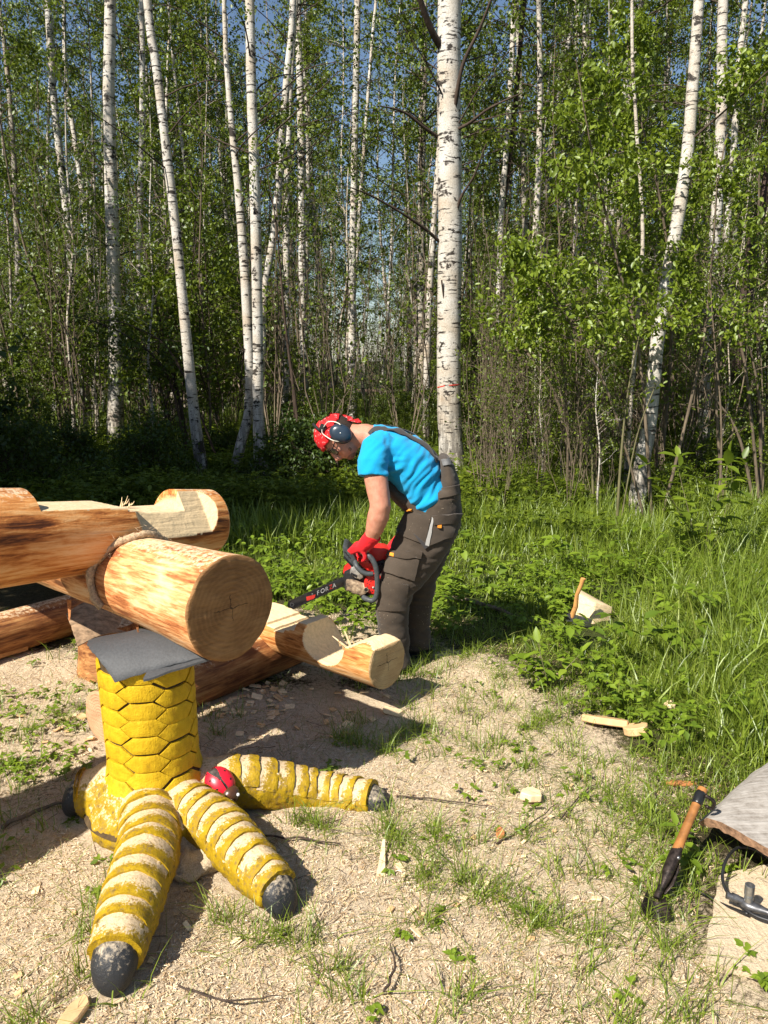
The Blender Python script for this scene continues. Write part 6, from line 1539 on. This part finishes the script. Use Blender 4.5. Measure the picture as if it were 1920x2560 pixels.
def keepout(x, y):                                     # nothing grows up through the timber and the man's boots
    k = np.ones_like(x, bool)
    for p0, p1, r in ((E0, E1, .12), (F0, F1, .13), (D0, D0 + AX_A * .5, .1)):
        a, b = np.array([p0.x, p0.y]), np.array([p1.x, p1.y]); t = np.clip(((x - a[0]) * (b - a)[0] + (y - a[1]) * (b - a)[1]) / ((b - a) ** 2).sum(), 0, 1)
        k &= np.hypot(x - a[0] - t * (b - a)[0], y - a[1] - t * (b - a)[1]) > r
    k &= np.hypot((x - FC.x) / .3, (y - FC.y + .0) / .24) > 1
    for sp, rr_ in toe_paths:
        for p, r in zip(sp[::2], rr_[::2]): k &= np.hypot(x - p.x, y - p.y) > r * 1.02
    for u_, v_, r_ in ((1470, 1548, .2), (1470, 1600, .17), (1516, 1830, .14), (1592, 1850, .1), (1516, 1870, .1), (1325, 2015, .06)):
        g_ = G(u_, v_); k &= np.hypot(x - g_.x, y - g_.y) > r_
    k &= ~((x > 1.0) & (y > 2.28 - (x - 1.03) * .9) & (y < 2.3 + (x - 1.03)))
    k &= ~((x > .86) & (y > 1.66) & (y < 2.12) & (x > np.interp(y, [1.66, 1.84, 2.12], [.9, .865, .98])))
    return k
Vs, Qs, Ts, off = [], [], [], 0
def add(V, Q, T):
    global off
    Vs.append(V); Qs.append(Q + off); Ts.append(T + off); off += len(V)
# uncut grass, near
x, y = cover(170000, 1.5, 6.6, pw=.85); l = lush(x, y); cl = fbm(x, y, 3.2)
k = (rgc.random(len(x)) < (l ** 1.1) * sstep(.40, .6, cl + .10 * l)) & keepout(x, y); x, y, l, cl = x[k], y[k], l[k], cl[k]
h = (.05 + .30 * l ** 1.3 * cl * rgc.random(len(x)) + .24 * l ** 1.5 * (rgc.random(len(x)) < .10)) * (1 + .7 * sstep(1.0, 1.9, x) * sstep(2.6, 3.4, y)); h *= .72; h *= 1 - .55 * sstep(3.4, 3.9, y) * sstep(2.0, 1.0, x)
add(*blades(x, y, h, rgc.uniform(.003, .0075, len(x)) * rgc.choice([.8, 1, 1.7], len(x)), rgc, .7))
# tufts that survived in the sawdust
x, y = cover(3400, 1.5, 4.6); k = rgc.random(3400) < (.8 - .68 * dust(x, y)) * np.where(x > .1, 1.0, .16); tx, ty = x[k], y[k]
man_t = [(700, 2330), (640, 2340), (770, 2350), (830, 2420), (880, 2480), (560, 2290), (250, 2270), (215, 2330), (800, 2075), (965, 2080), (750, 2060), (985, 2110), (1060, 2195), (1160, 2200), (1080, 2090), (900, 1860), (960, 1880), (860, 1850), (1040, 1690), (1000, 1850), (1220, 2240), (1330, 2300), (1000, 1700), (300, 2480), (210, 2430), (60, 2540)]
for u, v in man_t: g = G(u, v); tx = np.append(tx, g.x); ty = np.append(ty, g.y)
cntb = np.concatenate([rgc.integers(6, 34, len(tx) - len(man_t)), rgc.integers(40, 90, len(man_t))]); ix = np.repeat(np.arange(len(tx)), cntb)
x = tx[ix] + rgc.normal(0, .028, len(ix)); y = ty[ix] + rgc.normal(0, .022, len(ix)); k = keepout(x, y)
add(*blades(x[k], y[k], rgc.uniform(.03, .15, k.sum()), rgc.uniform(.0025, .005, k.sum()), rgc, 1.1))
# flattened dark blades and thin stalks over the sawdust
x, y = cover(26000, 1.5, 4.4); k = (rgc.random(len(x)) < .16 + .4 * (fbm(x, y, 2.0) > .5) * (1.1 - dust(x, y)) + .1 * (x > .2)) & keepout(x, y); x, y = x[k], y[k]
add(*blades(x, y, rgc.uniform(.02, .09, len(x)), rgc.uniform(.0012, .003, len(x)), rgc, 2.2))
g1 = npmesh('grass', np.concatenate(Vs), tris=np.concatenate(Ts), quads=np.concatenate(Qs)); tag(link('grass', g1, GRASS), 'green grass around and in the sawdust clearing', kind='stuff')
Vs, Qs, Ts, off = [], [], [], 0
x, y = cover(110000, 6.2, 13, .6); k = (fbm(x, y, 1.3) > .33) & (rgc.random(len(x)) < np.where(x > -.3, 1, .6) * np.where((x / y > .30) & (x / y < .385) & (y > 6.9) & (y < 8.3), .25, 1.0)); x, y = x[k], y[k]
add(*blades(x, y, rgc.uniform(.1, .45, len(x)) * (.2 + 1.3 * fbm(x, y, 1.1)), rgc.uniform(.007, .014, len(x)), rgc, .5, 2))
x, y = cover(24000, 13, 34, 1.0); add(*blades(x, y, rgc.uniform(.2, .5, len(x)), rgc.uniform(.015, .035, len(x)), rgc, .45, 2))
tag(link('grass', npmesh('grass', np.concatenate(Vs), tris=np.concatenate(Ts), quads=np.concatenate(Qs)), GRASS), 'taller grass on the wood floor', kind='stuff')
# leafy weeds
def weeds(n, y0, y1, dens, leaf, hmin, hmax, nl, mat, name, label):
    x, y = cover(n, y0, y1, .3); k = (rgc.random(n) < dens(x, y)) & keepout(x, y); x, y = x[k], y[k]; m_ = len(x)
    ix = np.repeat(np.arange(m_), nl); N_ = len(ix); a = rgc.uniform(0, 2 * np.pi, N_); hh = rgc.uniform(hmin, hmax, m_)[ix] * rgc.uniform(.5, 1.0, N_); rr_ = rgc.uniform(.01, .09, N_) * (leaf / .05)
    B = np.stack([x[ix] + np.cos(a) * rr_, y[ix] + np.sin(a) * rr_, gz(x[ix], y[ix]) + hh], -1); BB, DD = [], []
    for da in (-.95, 0, .95):
        BB.append(B); DD.append(np.stack([np.cos(a + da), np.sin(a + da), rgc.normal(-.05, .25, N_)], -1))
    B = np.concatenate(BB); D = np.concatenate(DD); L = leaf * rgc.uniform(.6, 1.3, len(B))
    LV, LT = leaves_np(B, D, L, L * .55, rgc, .85, leaf > .04 and y1 < 7)
    # stalks
    S0 = np.stack([x[ix], y[ix], gz(x[ix], y[ix])], -1); S1 = BB[0]; w_ = np.array([.0012, 0, 0])
    SV = np.stack([S0 - w_, S0 + w_, S1 + w_ * .6, S1 - w_ * .6], 1).reshape(-1, 3); SQ = np.arange(N_)[:, None] * 4 + [0, 1, 2, 3]
    tag(link(name, npmesh(name, np.concatenate([LV, SV]), tris=LT, quads=SQ + len(LV)), mat), label, kind='stuff')
weeds(8500, 2.2, 7.4, lambda x, y: .5 * lush(x, y) * sstep(.45, .66, fbm(x + 7, y, 1.8)), .042, .04, .2, 5, WEED, 'leafy_weeds', 'leafy green weeds in the uncut grass')
weeds(2600, 1.5, 4.6, lambda x, y: .02 + .30 * sstep(.5, .64, fbm(x + 3, y + 5, 2.5)) * (1 - dust(x, y) * .85) + .5 * ((x < -1.25) & (y > 2.6) & (y < 3.6)), .026, .004, .05, 4, WEED, 'ground_weeds', 'small weeds pushing through the sawdust')
weeds(24000, 6.3, 16, lambda x, y: sstep(.42, .62, fbm(x + 2, y, 1.0)) * np.where(x > -.3, .4, 1.0) * np.where((x / y > .30) & (x / y < .385) & (y < 8.3), .0, 1.0), .07, .1, .5, 5, LEAF, 'undergrowth', 'leafy undergrowth on the wood floor')
weeds(900, 4.2, 6.8, lambda x, y: .8 * (x > -1.2) * (x < .5), .05, .05, .25, 5, WEED, 'green_weeds', 'leafy weeds around the chainsaw and the man')
weeds(200, 3.6, 6.4, lambda x, y: .6 * lush(x, y) * (x > .4), .085, .15, .34, 4, WEED, 'tall_weeds', 'taller broad weeds standing above the grass')
q_ = G(1905, 2440); broad_plant('fern_like_plant', 'fresh toothed leaves at the lower right corner below the board', (q_.x, q_.y, 0), .08, 6, .032, 411, WEED, 1.2)
q_ = G(1715, 2150); broad_plant('leafy_weed', 'single lobed weed growing between the adze handle and the slab', (q_.x, q_.y, 0), .1, 3, .055, 412, WEED, 1.0)
q_ = G(1380, 1720); broad_plant('leafy_weed', 'bright green weed at the grass edge above the orange-faced offcut', (q_.x, q_.y, 0), .26, 6, .075, 413, WEED, .9)
# curled shavings
x, y = cover(130000, 1.45, 4.8, pw=1.25); k = (rgc.random(len(x)) < .15 + .85 * dust(x, y)) & keepout(x, y); x, y = x[k], y[k]; n = len(x)
a = rgc.uniform(0, 2 * np.pi, n); L = rgc.uniform(.004, .018, n) * rgc.choice([.7, 1, 1.3], n); wd = rgc.uniform(.0008, .0026, n); z = gz(x, y) + rgc.uniform(.0, .006, n); d = np.stack([np.cos(a), np.sin(a), rgc.normal(0, .25, n)], -1); s = np.stack([-np.sin(a), np.cos(a), rgc.normal(0, .4, n)], -1) * wd[:, None] / 2
c = np.stack([x, y, z], -1); cv = np.zeros((n, 3)); cv[:, 2] = rgc.uniform(.0, .005, n); cv[:, 0] = rgc.normal(0, .003, n); e = d * L[:, None] / 2
V = np.stack([c - e - s, c - e + s, c + cv - s, c + cv + s, c + e - s, c + e + s], 1).reshape(-1, 3); b = np.arange(n)[:, None] * 6
m = Mat('shaving'); g = m.n('NewGeometry'); m.p(Base_Color=m.ramp(g.outputs['Random Per Island'], [(0, (.28, .17, .08)), (.3, (.52, .37, .2)), (.7, (.68, .53, .34)), (1, (.8, .68, .5))]), Roughness=.8, Specular_IOR_Level=.2)
tag(link('wood_shavings', npmesh('wood_shavings', V, quads=np.concatenate([b + [0, 1, 3, 2], b + [2, 3, 5, 4]])), m.m), 'loose pale shavings on the sawdust', kind='stuff')
x, y = cover(2600, 1.5, 4.6); k = (rgc.random(len(x)) < .6) & keepout(x, y); x, y = x[k], y[k]; paths = []
for i in range(len(x)):
    pt, r = limb(np.array([x[i], y[i], ground_z(x[i], y[i]) + .006]), (rgc.normal(), rgc.normal(), .05), rgc.uniform(.03, .16), rgc.uniform(.0006, .0016), rgc, .02, .3, 5); pt[:, 2] = np.maximum(pt[:, 2], gz(pt[:, 0], pt[:, 1]) + .003); paths.append((pt, r))
V, Q = tubes_np(paths, 3); tag(link('dry_stalks', npmesh('dry_stalks', V, quads=Q), plain('dry_stalk', (.16, .1, .055), .9, var=.35, scale=8)), 'dry stalks and roots strewn over the sawdust', kind='stuff')
